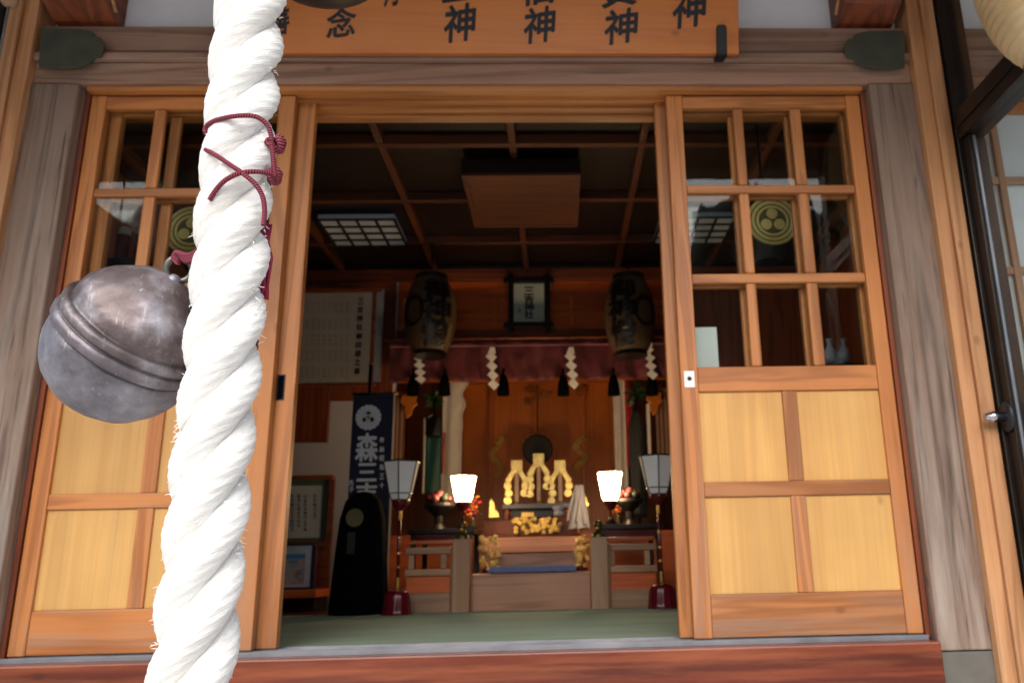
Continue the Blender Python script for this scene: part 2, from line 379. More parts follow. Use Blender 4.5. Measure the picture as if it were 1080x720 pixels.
# lintel with door tracks
lt = MB()
for y0, y1, z0 in ((-.03, .0, 1.80), (.036, .046, 1.797), (.083, .125, 1.797), (.125, .17, 1.79)):
    lt.box(-1.33, 1.33, y0, y1, z0, 1.8165)
lt.box(-1.33, 1.33, .0, .036, 1.806, 1.8155); lt.box(-1.33, 1.33, .046, .083, 1.806, 1.8155)
lt.build('lintel', W_door('x'), S, bev=.0015)
for x0, x1 in ((-1.5, 1.5), (1.6, 3.2), (-3.2, -1.6)):
    box(x0, x1, .02, .1, 2.05, 3.25).build('plaster_panel', M_plaster, S)
for x0, x1 in ((1.6, 3.2), (-3.2, -1.6)):
    box(x0, x1, -.035, .14, 1.952, 2.047).build('head_beam', W_beam(), S, bev=.004)
    box(x0, x1, -.05, .14, 1.86, 1.949).build('head_beam', W_beam(), S, bev=.004)
    box(x0, x1, -.03, .14, 1.79, 1.857).build('head_beam', W_beam(), S, bev=.004)
    box(x0, x1, 0, .1, -.35, .25).build('wainscot', W_pil('x'), S, bev=.003)
box(-1.345, 1.345, -.07, .17, -.33, -.0165).build('sill_beam', W_sill(), S, bev=.006)
rl = MB().box(-1.33, 1.33, -.024, .165, -.0155, -.009)
for y in (-.022, .0165, .0625, .12): rl.box(-1.33, 1.33, y-.002, y+.002, -.0095, -.002)
rl.build('threshold_rail', M_alum, S)
box(-3.2, 3.2, -.02, .16, -1.15, -.36).build('foundation', plain('grey_stone', (120, 116, 110), .9), S)
# carved beam noses above the posts, with bronze nail covers below them
for sx in (-1, 1):
    def B(a, b, c, sx=sx): return Vector((sx*(1.262+.205*c), a, b))
    prof = [(.02, 2.052), (.02, 2.34), (-.42, 2.34), (-.46, 2.30), (-.44, 2.25), (-.38, 2.235), (-.36, 2.19), (-.30, 2.165), (-.22, 2.17), (-.17, 2.13), (-.12, 2.085), (-.05, 2.056)]
    nose = MB().prism(prof, 1, B).build('beam_nose', W_in('y'), S, bev=.006)
    for c in (-.012, 1.012):
        sc_ = MB()
        pts = [B(-.05+-.30*t, 2.09+.16*t+.02*math.sin(7*t), c) for t in [i/14 for i in range(15)]]
        sc_.tube(pts, .007, 8)
        pts = [B(-.30+.07*(1-t*.8)*math.cos(1+8*t), 2.25+.06*(1-t*.8)*math.sin(1+8*t), c) for t in [i/30 for i in range(31)]]
        sc_.tube(pts, .007, 8)
        sc_.build('scroll_carving', W_pil('y'), nose, smooth=True)
    pl = [(457, 186), (250, 190), (205, 198), (172, 210), (158, 232), (134, 236), (116, 258), (108, 285), (114, 312), (132, 344), (164, 352), (182, 380), (215, 392), (240, 402), (290, 411), (380, 413), (462, 402)]
    pts = []
    for a, b in pl:
        w = P(870+a/5.54, b/5.54, -.07); pts.append((sx*w.x, w.z))
    MB().prism(pts, .01, lambda a, b, c: Vector((a, -.079+c, b))).build('nail_cover', M_patina, S, bev=.003)
# eaves: sloping boards on rafters, carried in front of the hall
ea = []
EY0, EZ0, EY1, EZ1 = .1, 3.2, -1.95, 2.78
def ev(y): return EZ0+(EZ1-EZ0)*(y-EY0)/(EY1-EY0)
MB().hexa([(-4.2, EY1, EZ1+.06), (4.2, EY1, EZ1+.06), (4.2, EY0, EZ0+.06), (-4.2, EY0, EZ0+.06), (-4.2, EY1, EZ1+.12), (4.2, EY1, EZ1+.12), (4.2, EY0, EZ0+.12), (-4.2, EY0, EZ0+.12)]).build('eaves_boards', W_in('y'), S)
for k in range(24):
    x = -4.0+k*.348
    MB().hexa([(x-.03, EY1-.03, EZ1-.016), (x+.03, EY1-.03, EZ1-.016), (x+.03, EY0, EZ0-.02), (x-.03, EY0, EZ0-.02), (x-.03, EY1-.03, EZ1+.054), (x+.03, EY1-.03, EZ1+.054), (x+.03, EY0, EZ0+.056), (x-.03, EY0, EZ0+.056)]).build('rafter', W_rib('y'), S, bev=.003)
box(-4.2, 4.2, EY1+.02, EY1+.16, 2.44, 2.755).build('added_eaves_beam', W_post('x'), S, bev=.006)  # unseen beam added so the upper door panes reflect something dark
MB().box(-4.2, 4.2, .03, 6.0, 3.3, 3.4).build('roof_deck', W_dark('x'), S)
# hall inside
HZ = 2.43
for sx in (-1, 1):
    a, b = sorted((sx*2.3, sx*2.36)); box(a, b, .14, 5.4, -.1, 2.9).build('side_wall', W_in('z'), S)
box(-2.36, 2.36, 5.4, 5.46, -.1, 2.9).build('back_wall', W_in('z'), S)
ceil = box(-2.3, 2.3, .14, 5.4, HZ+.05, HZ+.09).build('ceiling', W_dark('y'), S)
cyY = CAM.y
for k in range(6):
    y = cyY+2.2*(1.829+.322*(k-3))
    if y < .18: continue
    box(-2.3, 2.3, y-.022, y+.022, HZ-.012, HZ+.048).build('ceiling_rib', W_rib('x'), ceil, bev=.004)
for k in range(-3, 4):
    x = .02+k*.71
    box(x-.02, x+.02, .16, 3.5, HZ-.008, HZ+.048).build('ceiling_rib', W_rib('y'), ceil, bev=.004)
box(-2.3, -.66, .13, .17, 1.82, 2.46).build('inner_wall', W_in('x'), S); box(-.659, 2.3, .13, .17, 1.82, 2.46).build('inner_wall', W_in('x'), S)
for sx in (-1, 1):
    a, b = sorted((sx*1.51, sx*2.3)); box(a, b, .145, .165, -.1, 1.82).build('inner_wall', W_in('z'), S)
# wall that divides the front hall from the altar room
YW = 3.5
x0, x1, z0, z1 = R4(416, 402, 705, 402, YW)
ZO = P(560, 400, YW).z
box(-2.3, x0, YW, YW+.08, -.05, HZ+.05).build('partition_wall', plain('grey_white_wall', (186, 188, 202), .9, var=.04), S)
box(x1, 2.3, YW, YW+.08, -.05, HZ+.05).build('partition_wall', W_in('z'), S)
ZA = P(560, 297, YW).z
box(x0+.002, x1-.002, YW+.01, YW+.07, ZO, HZ+.05).build('transom', W_alt('x'), S)
box(-2.29, 2.29, YW-.05, YW-.002, ZA, P(560, 285, YW).z).build('partition_beam', W_in('x'), S, bev=.004)
box(-2.29, 2.29, YW-.03, YW-.002, P(560, 285, YW).z+.01, HZ+.04).build('partition_beam', W_dark('x'), S, bev=.004)
tb = MB()
zr = P(560, 331, YW-.03).z
tb.box(P(480, 331, YW).x, P(640, 331, YW).x, YW-.03, YW-.015, zr-.008, zr+.008)
for u in (523, 603): tb.box(P(u, 331, YW).x-.014, P(u, 331, YW).x+.014, YW-.036, YW-.014, P(u, 346, YW).z, P(u, 314, YW).z)
tb.build('transom_lattice', M_orange, S, bev=.002)
box(x0+.002, x1-.002, YW-.02, YW+.01, ZO+.0, P(560, 348, YW).z).build('transom', W_in('x'), S)
# dark red wood dado on the left of the partition
r = R4(296, 405, 346, 466, YW-.06); box(r[0]-.3, r[1], YW-.06, YW-.003, r[2], r[3]).build('wall_cupboard', W_in('z'), S, bev=.004)
r = R4(346, 285, 416, 425, YW-.02); box(-2.29, r[1], YW-.02, YW-.004, r[2]+.02, ZA-.003).build('partition_boards', W_in('z'), S)

# lattice side windows beyond the glass partitions
def lattice_window(sx, label):
    t = thing('lattice_window', label, 'window', (sx*2.2, .05, .25))
    a, b = sorted((sx*1.63, sx*3.1))
    box(a, b, .045, .055, .26, 1.785).build('frosted_pane', M_frost, t)
    fr = MB()
    for z in (.27, 1.765): fr.box(a, b, .02, .08, z-.02, z+.02)
    for x in (sx*1.65, sx*3.08): fr.box(x-.02, x+.02, .021, .079, .28, 1.75)
    fr.build('frame', W_door('z'), t, bev=.002)
    x = P(1062, 220, .03).x
    for k in range(4):
        xx = sx*(x+.40*k) if k else sx*x
        if abs(xx) < 3.05: box(xx-.012, xx+.012, .026, .044, .29, 1.745).build('muntin', W_fence('z'), t, bev=.002)
    for v in (400, 285, 190):
        z = P(1060, v, .03).z
        a2, b2 = sorted((sx*1.67, sx*3.06)); box(a2, b2, .03, .043, z-.014, z+.014).build('muntin', W_fence('x'), t, bev=.002)
    return t
lattice_window(1, 'frosted lattice window seen through the glass partition at the right edge')
lattice_window(-1, 'frosted lattice window behind the dark partition at the left edge')

# ---------------------------------------------------------------- sliding doors
def door(name, label, sx, y0, y1, xin, xout, e):
    """sx: +1 right, -1 left; xin nearest the opening"""
    t = thing(name, label, 'door', (sx*(xin+xout)/2, (y0+y1)/2, 0), 'sliding doors of the shrine front')
    def X(d): return sx*(xin+(d+e if d > .02 else d))
    def bx(d0, d1, z0, z1, ya=0, yb=0):
        a, b = sorted((X(d0), X(d1))); return MB().box(a, b, y0+ya, y1-yb, z0, z1)
    bx(0, .055, 0, 1.8).build('stile', W_door('z'), t, bev=.003)
    bx(.637, .686, 0, 1.8).build('stile', W_door('z'), t, bev=.003)
    for z0, z1 in ((1.752, 1.799), (.740, .820), (.001, .123)):
        bx(.0555, .6365, z0, z1, .002, .002).build('rail', W_door('x'), t, bev=.003)
    bx(.0555, .6365, .410, .455, .003, .003).build('rail', W_door('x'), t, bev=.003)
    for z0, z1 in ((1.427, 1.456), (1.104, 1.137)):
        bx(.0555, .6365, z0, z1, .004, .004).build('muntin', W_door('x'), t, bev=.004)
    cols = ((.0555, .232), (.270, .434), (.476, .6365))
    for d0, d1 in ((.232, .270), (.434, .476)):
        for z0, z1 in ((.8205, 1.1035), (1.1375, 1.4265), (1.4565, 1.7515)):
            bx(d0+.002, d1-.002, z0, z1, .005, .005).build('muntin', W_door('z'), t, bev=.006, seg=3)
    for z0, z1 in ((.1235, .4095), (.4555, .7395)):
        bx(.323, .370, z0, z1, .003, .003).build('center_stile', W_door('z'), t, bev=.003)
        for d0, d1 in ((.0555, .3225), (.3705, .6365)):
            ym = (y0+y1)/2; a, b = sorted((X(d0), X(d1)))
            MB().box(a, b, ym-.004, ym+.004, z0+.0004, z1-.0004).build('panel', W_panel('z'), t)
    for d0, d1 in cols:
        for z0, z1 in ((.8205, 1.1035), (1.1375, 1.4265), (1.4565, 1.7515)):
            ym = (y0+y1)/2; a, b = sorted((X(d0), X(d1)))
            g = MB().box(a, b, ym-.0015, ym+.0015, z0, z1).build('glass_pane', M_glass, t)
    return t
FD = (.002, .034); BD = (.048, .081)
dR = door('sliding_door', 'front right sliding door with white latch on its stile', 1, FD[0], FD[1], .642, 1.328, 0)
dL = door('sliding_door', 'front left sliding door behind the bell and the rope', -1, FD[0], FD[1], .642, 1.328, 0)
bR = door('sliding_door', 'rear right sliding door mostly hidden behind the front right door', 1, BD[0], BD[1], .606, 1.318, .026)
bL = door('sliding_door', 'rear left sliding door showing its edge stile with dark finger pull', -1, BD[0], BD[1], .586, 1.295, .023)
# latch on the right door, finger pull on the rear left one
r = R4(721, 391, 733, 409, FD[0])
lx, lz = (r[0]+r[1])/2, (r[2]+r[3])/2
la = box(lx-.017, lx+.017, FD[0]-.004, FD[0]-.0005, lz-.027, lz+.027).build('latch', plain('enamel_latch', (226, 226, 226), .3, .2), dR, bev=.004, seg=3)
MB().ball((lx, FD[0]-.005, lz+.002), .007, 12, 8, sy=.5).build('latch_button', M_blackm, la, smooth=True)
r = R4(293, 396, 299.5, 421, BD[0])
fp = MB(); fx0, fx1, fz0, fz1 = r
for a, b, c, d in ((fx0-.003, fx0, fz0, fz1), (fx1, fx1+.003, fz0, fz1), (fx0-.003, fx1+.003, fz0-.003, fz0), (fx0-.003, fx1+.003, fz1, fz1+.003)): fp.box(a, b, BD[0]-.003, BD[0]-.0005, c, d)
o = fp.build('finger_pull', M_blackm, bL)
box(fx0+.0005, fx1-.0005, BD[0]-.0015, BD[0]-.0004, fz0+.0005, fz1-.0005).build('pull_recess', M_blkcloth, o)

# ---------------------------------------------------------------- sign board
TA = math.radians(15)
def SB(a, h, d): return Vector((a, -.10-math.sin(TA)*h-math.cos(TA)*d, 1.897+math.cos(TA)*h-math.sin(TA)*d))
sg = thing('sign_board', 'long glossy cedar sign board with carved black characters above the doorway', 'sign', (0, -.1, 1.9))
MB().prism([(-.876, 0), (.886, 0), (.886, .62), (-.876, .62)], .032, lambda a, b, c: SB(a, b, c-.032)).build('board', W_sign('x'), sg, bev=.003)
lt = MB()
def onb(u, v):   # survey point on the tilted face
    d = rt2*((u-540-PX)/F)-up2*((v-360)/F)+fwd
    n = Vector((0, -math.cos(TA), -math.sin(TA))); o = SB(0, 0, 0)
    w = CAM+d*((o-CAM).dot(n)/d.dot(n)); return w.x, (w.z-1.897)/math.cos(TA)
def sgl(ch, u0, v0, u1, v1, bold=.014):
    a = onb(u0, v1); b = onb(u1, v0); w = b[0]-a[0]; h = b[1]-a[1]
    lt.glyph(ch, (a[0]+b[0])/2, (a[1]+b[1])/2, w, h, lambda x, y, c: SB(x+.06*(y-(a[1]+b[1])/2), y+.14*(x-(a[0]+b[0])/2), c-.0005), .004, bold)
for u0, v0, u1, v1 in ((469, 5, 501, 44), (553, 8, 585, 45), (638, 10, 672, 46), (710, -14, 744, 29)): sgl('神', u0, v0, u1, v1)
sgl('豊', 468, -40, 500, 1); sgl('宿', 550, -37, 586, 5); sgl('貴', 636, -36, 672, 7); sgl('大', 710, -60, 744, -19)
sgl('念', 345, 9, 375, 39); sgl('記', 344, -28, 376, 6); sgl('月', 406, -26, 420, 7); sgl('善', 286, 8, 305, 37)
sgl('大', 470, -84, 500, -46); sgl('神', 552, -80, 586, -42); sgl('己', 637, -80, 671, -42)
lt.build('lettering', M_ink, sg)
for u in (761, 236):
    a = onb(u, 60); b = onb(u, 27)
    hk = MB().prism([(-.006, .0), (.006, .0), (.006, .0)], .001, SB) if False else MB()
    x = a[0]
    hk.box(x-.017, x+.017, -.004, 0, 0, 1)
    hk = MB(); w = .018; hgt = b[1]
    prof = [(-w, -.012), (w, -.012), (w, hgt-.012), (w*.7, hgt), (-w*.7, hgt), (-w, hgt-.012)]
    hk.prism(prof, .008, lambda p, q, c: SB(x+p, q, c+.0008))
    hk.prism([(-w, -.012), (w, -.012), (w, -.0015), (-w, -.0015)], .10, lambda p, q, c: SB(x+p, q, .0088-c))
    hk.build('holding_bracket', M_blackm, sg, bev=.003)

# ---------------------------------------------------------------- bell rope
RY = -1.67
rx = [(v, (l+r_)/2, (r_-l)/2) for v, l, r_ in ((0, 227, 300), (100, 221, 291), (200, 212, 284), (300, 203, 281), (400, 193, 275), (500, 180, 266), (600, 170, 258), (700, 160, 248))]
cen = [P(u, v, RY) for v, u, h in rx]
RR = sum(h*px(u, v, RY) for v, u, h in rx)/len(rx)
xa = sum(c.x for c in cen)/len(cen)
def ropec(z):
    cs = sorted(cen, key=lambda c: c.z)
    if z <= cs[0].z: a, b = cs[0], cs[1]
    elif z >= cs[-1].z: a, b = cs[-2], cs[-1]
    else:
        for a, b in zip(cs, cs[1:]):
            if a.z <= z <= b.z: break
    t = (z-a.z)/(b.z-a.z); x = a.x+(b.x-a.x)*t
    return Vector((xa+(x-xa)*.8, RY, z))
sb = RR*.975/2.07; sa = RR*.965-sb; pitch = 5.0*RR
rp = MB(); NR, NS = 1100, 52
zb, zt = -.42, 2.86
for s_ in range(3):
    o = len(rp.v); L = 0
    def cpt(z):
        ph = 2*PI*(z-.0)/pitch+s_*2*PI/3+rope_ph
        c = ropec(z); return c+Vector((math.cos(ph)*sa, math.sin(ph)*sa, 0))
    rope_ph = -.35
    for i in range(NR+1):
        z = zb+(zt-zb)*i/NR; p = cpt(z); t = (cpt(z+.002)-cpt(z-.002)).normalized()
        c = ropec(z); nr = Vector((p.x-c.x, p.y-c.y, 0)); nr = (nr-t*nr.dot(t)).normalized(); bn = t.cross(nr)
        for k in range(NS):
            a = 2*PI*k/NS+z*20
            q = nr*math.cos(a)+bn*math.sin(a)
            lump = noise.noise(Vector((z*11, s_*5.3, math.cos(a)*.8)))*.055+noise.noise(Vector((z*40+math.sin(a)*1.5, s_*9, math.cos(a)*2)))*.035
            tw = .020*math.sin((2*PI*k/NS)*11-z*55+2*noise.noise(Vector((z*8, s_, 0))))+.045*noise.noise(Vector((math.cos(a)*2.4, math.sin(a)*2.4+z*9, s_*3)))+.030*noise.noise(Vector((math.cos(a)*9, math.sin(a)*9, z*45+s_*3)))+.022*noise.noise(Vector((math.cos(a)*22, math.sin(a)*22, z*20+s_*3)))
            rp.v.append(p+q*sb*(1.05+lump+tw)); rp.uv[o+i*NS+k] = (z*10, k/NS if k else 0)
    for i in range(NR):
        for k in range(NS):
            a, b = o+i*NS+k, o+i*NS+(k+1) % NS; rp.f.append((a, b, b+NS, a+NS))
rope = thing('bell_rope', 'thick white twisted three-strand rope hanging in front of the left door', 'rope', (ropec(0).x, RY, -.42))
rp.build('twisted_strands', M_rope, rope, smooth=True)
fz = MB()
def fibre(z, ang, L, r=.0003, droop=0):
    c = ropec(z); d = Vector((math.cos(ang), math.sin(ang), 0)); p = c+d*RR*.93
    t = (d*random.uniform(.4, 1)+Vector((0, 0, random.uniform(-1, 1)))+Vector((-d.y, d.x, 0))*random.uniform(-.9, .9)).normalized()
    pts = [p-d*.004]; cur = Vector((random.uniform(-1, 1), random.uniform(-1, 1), random.uniform(-1, .6)))*.5
    for i in range(4):
        pts.append(pts[-1]+t*L/4); t = (t+cur*.8).normalized()
    fz.tube(pts, [r, r, r*.9, r*.7, r*.35], 4, False)
for i in range(620):
    fibre(random.uniform(-.25, 1.15), random.choice((random.gauss(PI, .3), random.gauss(PI, .3), random.gauss(0, .3), random.gauss(0, .3), random.uniform(0, 2*PI))), random.choice((.003, .004, .005, .007)), .0005)
for v, side in ((232, -1), (318, 1), (335, 1), (440, -1), (455, -1), (498, -1), (560, -1), (622, -1), (640, -1), (655, -1), (565, 1), (350, 1), (610, 1), (690, 1), (245, -1), (680, -1), (540, 1)):
    z = P(240, v, RY).z
    for i in range(9): fibre(z+random.gauss(0, .008), (PI if side < 0 else 0)+random.gauss(-.25*side if side > 0 else .25, .35), random.uniform(.004, .012), .00042)
tag(fz.build('stray_fibres', plain('cotton_fibre', (246, 245, 242), .9, var=.03), rope), kind='stuff')

# crimson cord wound round the rope
def wrap(pts, off=.0048, back=False):
    out = []
    for u, v in pts:
        p = P(u, v, RY); c = ropec(p.z); dx = p.x-c.x; rr = RR*1.045+off
        dx = max(-rr*.999, min(rr*.999, dx)); y = RY+(1 if back else -1)*math.sqrt(max(0, rr*rr-dx*dx))
        q = P(u, v, y); out.append(Vector((c.x+dx if abs(dx) > rr*.95 else q.x, y, q.z)))
    return out
def smooth(pts, n=8):
    out = []; m = len(pts)
    for i in range(m-1):
        p0, p1, p2, p3 = pts[max(i-1, 0)], pts[i], pts[i+1], pts[min(i+2, m-1)]
        for k in range(n):
            t = k/n; out.append(.5*((2*p1)+(p2-p0)*t+(2*p0-5*p1+4*p2-p3)*t*t+(3*p1-p0-3*p2+p3)*t**3))
    out.append(pts[-1]); return out
cr = .0027
cordL = MB()
cordL.tube(smooth(wrap([(216, 140), (218, 133), (228, 127), (245, 123), (262, 122), (274, 125), (283, 134), (287, 148)])), cr, 10, uvk=210)
cordL.tube(smooth(wrap([(217, 158), (228, 164), (243, 174), (256, 183), (268, 193), (276, 205), (279, 220), (278, 238)])), cr, 10, uvk=210)
cordL.tube(smooth(wrap([(221, 211), (228, 200), (238, 190), (252, 183), (268, 181), (284, 183), (289, 187)])), cr, 10, uvk=210)
cordL.tube(smooth(wrap([(286, 150), (288, 165), (289, 178), (290, 186)], .008)), cr, 10, uvk=210)
cordL.tube(smooth(wrap([(216, 140), (230, 150), (255, 152), (280, 146), (287, 148)], back=True)), cr, 10, uvk=210)
cordL.tube(smooth(wrap([(217, 158), (225, 190), (250, 205), (280, 195), (289, 187)], back=True)), cr, 10, uvk=210)
kn = P(291, 152, RY-.012)
kpts = [kn+Vector((.0062*math.cos(a)*(1+.3*math.sin(2.5*a)), .006*math.sin(1.7*a), .0068*math.sin(a+.6*math.sin(a)))) for a in [i*.35 for i in range(40)]]
cordL.tube(kpts, .0038, 8, uvk=210)
k2 = P(290, 185, RY-.008); cordL.tube([k2+Vector((.005*math.cos(a), .005*math.sin(1.6*a), .007*math.sin(a))) for a in [i*.4 for i in range(26)]], .0034, 8, uvk=210)
cd_ = thing('crimson_cord', 'thin crimson braided cord knotted around the white rope', 'cord', (ropec(.9).x, RY, .9))
cordL.build('braid', M_cord, cd_, smooth=True)
ts = MB()
top = P(277, 236, RY+.02)
for i in range(60):
    a = random.uniform(0, 2*PI); r0 = random.uniform(0, .009)
    p = top+Vector((r0*math.cos(a), r0*math.sin(a), 0)); q = P(275+random.gauss(0, 4), 312+random.uniform(-8, 4), RY+.02+r0*math.sin(a))
    ts.tube([p, (p+q)/2+Vector((random.gauss(0, .003), random.gauss(0, .003), 0)), q], .0017, 5)
ts.build('tassel', plain('crimson_thread', (140, 24, 60), .7), cd_, smooth=True)

# ---------------------------------------------------------------- bell tied to the rope
bc = P(136, 363, RY+.055); br = 82*px(132, 364, RY+.055)
ax = (rt2*.62+up2*.78-fwd*.13).normalized()
bx_ = ax.orthogonal().normalized(); MB_ = Matrix((bx_, ax.cross(bx_), ax)).transposed()
bell = thing('suzu_bell', 'large aged bronze jingle bell tied by a ring to the rope', 'bell', bc)
prof = [(.001, -1.02), (.25, -.995), (.5, -.90), (.74, -.73), (.90, -.48), (.965, -.25), (.96, -.16), (.945, -.135), (.95, -.12), (.995, -.095), (1.02, -.05), (1.02, .0), (.995, .04), (.965, .055), (.962, .07), (.985, .09), (1.0, .13), (.99, .18), (.955, .21), (.915, .225), (.905, .25), (.905, .36), (.88, .50), (.80, .66), (.66, .80), (.46, .93), (.28, 1.0), (.13, 1.04), (.001, 1.05)]
prof = [(r, z+(.11 if -.3 < z < .3 else .05 if .3 <= z < .6 else 0)) for r, z in prof]
def smoothprof(pr, n=4):
    p = smooth([Vector((a, b, 0)) for a, b in pr], n); return [(max(.0005, q.x), q.y) for q in p]
bm_ = MB().lathe([(r*br*.95, z*br) for r, z in smoothprof(prof)], bc, 128, MB_)
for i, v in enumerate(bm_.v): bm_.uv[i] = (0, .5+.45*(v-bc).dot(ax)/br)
for i, v in enumerate(bm_.v):   # hammered, slightly dented skin
    d = (v-bc).normalized(); n = noise.noise(d*2.2+Vector((3, 1, 7)))*.03+noise.noise(d*5)*.012+noise.noise(d*13)*.004
    dent = -.05*math.exp(-((d-(rt2*.22+up2*.42-fwd*.86).normalized()).length/.22)**2)-.035*math.exp(-((d-(rt2*.52+up2*.30-fwd*.8).normalized()).length/.16)**2)
    bm_.v[i] = bc+(v-bc)*(1+n+dent)
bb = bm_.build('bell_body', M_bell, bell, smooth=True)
rp0 = P(189, 284, RY+.03); ringr = 12.5*px(189, 284, RY+.03)
rax = (-fwd+rt2*.35).normalized(); r1 = rax.orthogonal().normalized(); r2 = rax.cross(r1)
MB().tube([rp0+(r1*math.cos(a)+r2*math.sin(a))*ringr for a in [2*PI*i/32 for i in range(33)]], .0036, 12, False).build('hanging_ring', plain('ring_steel', (120, 122, 116), .4, .85), bell, smooth=True)
MB().tube([bc+ax*br*1.0, bc+ax*br*1.06, bc+ax*br*1.11], [.011, .007, .005], 12).build('ring_lug', M_bell, bell, smooth=True)
tie = MB()
for i in range(3):
    a = P(190+i*2, 272+i*2, RY+.03); tie.tube(smooth([a+Vector((-.004, -.006, -.006)), a+Vector((0, -.010, .002)), P(199, 270+i*3, RY+.01), P(215, 262+i*4, RY-.0), P(240, 258+i*4, RY+.03)]), .0034, 8, uvk=210)
tie.build('tie_cord', M_cord, cd_, smooth=True)
# second bell hanging higher, only its underside in view
b2 = P(338, -88, -.95); r_2 = 88*px(338, -80, -.95)
bell2 = thing('suzu_bell', 'dark round bell underside hanging over the sign board near the rope top', 'bell', b2)
MB().lathe([(max(.0005, r*r_2), z*r_2) for r, z in smoothprof(prof)], b2, 64).build('bell_body', M_blackm, bell2, smooth=True)
MB().tube([b2+Vector((0, 0, r_2*.9)), Vector((b2.x, b2.y, ev(b2.y)+.03))], .01, 10).build('hanging_rod', M_blackm, bell2, smooth=True)

# ---------------------------------------------------------------- glass partitions at both sides
def partition(sx, label):
    t = thing('glass_partition', label, 'glass partition', (sx*1.66, -.6, -.3))
    def bx(x0, x1, y0, y1, z0, z1):
        a, b = sorted((sx*x0, sx*x1)); return MB().box(a, b, y0, y1, z0, z1)
    bx(1.602, 1.69, -.10, -.02, -.3, 3.1).build('corner_post', M_bronze, t, bev=.003)
    bx(1.598, 1.6015, -.066, -.056, -.3, 3.1).build('post_trim', M_alum, t)
    bx(1.605, 1.685, -1.15, -.103, 1.565, 1.67).build('transom_rail', M_bronze, t, bev=.003)
    bx(1.6, 1.6045, -1.15, -.103, 1.606, 1.614).build('transom_rail_groove', M_black, t)
    bx(1.615, 1.645, -.146, -.104, -.28, 1.56).build('sash_stile', M_bronze, t, bev=.002)
    bx(1.652, 1.682, -.130, -.104, -.28, 1.56).build('sash_stile', M_bronze, t, bev=.002)
    bx(1.626, 1.634, -.1545, -.1475, -.22, 1.555).build('glazing_strip', M_alum, t)
    bx(1.615, 1.645, -1.15, -.156, -.28, -.23).build('sash_rail', M_bronze, t, bev=.002)
    bx(1.628, 1.632, -1.15, -.156, -.225, 1.56).build('glass_pane', M_glass, t)
    bx(1.63, 1.634, -1.15, -.103, 1.675, 2.5).build('glass_pane', M_glass, t)
    bx(1.605, 1.685, -1.235, -1.153, -.3, 2.5).build('end_post', M_bronze, t, bev=.003)
    return t
pR = partition(1, 'dark bronze framed glass partition with lock at the right edge')
pL = partition(-1, 'dark framed glass partition cut off by the left edge')
lk = P(1072, 438, -.145); lkx = 1.614; lky = -.17; lkz = lk.z
q = None
lo = MB().lathe([(.0005, 0), (.032, 0), (.034, .004), (.032, .012), (.0005, .014)], (lkx, -.128, lkz), 24, Matrix.Rotation(-PI/2, 3, 'Y'), sx=1.4).build('lock_plate', M_blackm, pR, smooth=True)
MB().lathe([(.0005, .0), (.015, .0), (.015, .03), (.017, .032), (.017, .046), (.013, .048), (.012, .062), (.0005, .063)], (lkx-.012, -.128, lkz), 20, Matrix.Rotation(-PI/2, 3, 'Y')).build('lock_cylinder', M_chrome, lo, smooth=True)

# pull pole with a wooden ball, upper left corner
a = P(10, 2, -.35); b = P(-14, 130, -.35)
pc = thing('pull_cord', 'thin grey cord with pale wooden ball in the top left corner', 'cord', a)
MB().ball(a+Vector((0, 0, .005)), .024, 16, 10).build('ball', W_fence('z'), pc, smooth=True)
MB().tube([a, b, P(-30, 230, -.35)], .0035, 8).build('string', plain('grey_string', (110, 112, 116), .8), pc, smooth=True)
MB().tube([a+Vector((0, 0, .02)), Vector((a.x, a.y, ev(a.y)+.03))], .0035, 8).build('string', plain('grey_string', (110, 112, 116), .8), pc, smooth=True)

# ribbed paper lantern, upper right corner
LY = -.62
lc = P(1100, -40, LY); lr = 71*px(1100, -40, LY); lh = 121*px(1100, -40, LY)
ln = thing('paper_lantern', 'beige ribbed paper lantern with navy marking in the top right corner', 'lantern', lc)
pr = []
NN = 26*10
for i in range(NN+1):
    t = -1+2*i/NN; r = lr*(1-abs(t)**3.0*.0)*math.sqrt(max(.12, 1-.90*t*t)); r += -.0048*abs(math.cos(PI*26*(t+1)/2))**3
    pr.append((r, t*lh))
MB().lathe(pr, lc, 72).build('paper_body', M_lant, ln, smooth=True)
for s_ in (-1, 1):
    MB().lathe([(lr*.50, s_*lh-.012), (lr*.50, s_*lh+.012), (lr*.44, s_*lh+.012), (lr*.44, s_*lh-.012), (lr*.50, s_*lh-.012)], lc, 40).build('end_ring', M_black, ln, smooth=False)
def onl(a, b, c):   # marking wraps the lantern: a=angle, b=height fraction
    r = lr*math.sqrt(max(.12, 1-.90*b*b))+.0012+c*.001
    return lc+Vector((r*math.cos(a), r*math.sin(a), b*lh))
MB().grid(lambda i, j: onl(math.radians(-152)+i*.7, -.28+j*.85, 0), 14, 24).build('navy_marking', M_navy, ln, smooth=True)
MB().tube([lc+Vector((0, 0, lh)), Vector((lc.x, lc.y, ev(lc.y)+.04))], .006, 8).build('hanging_rod', M_blackm, ln)

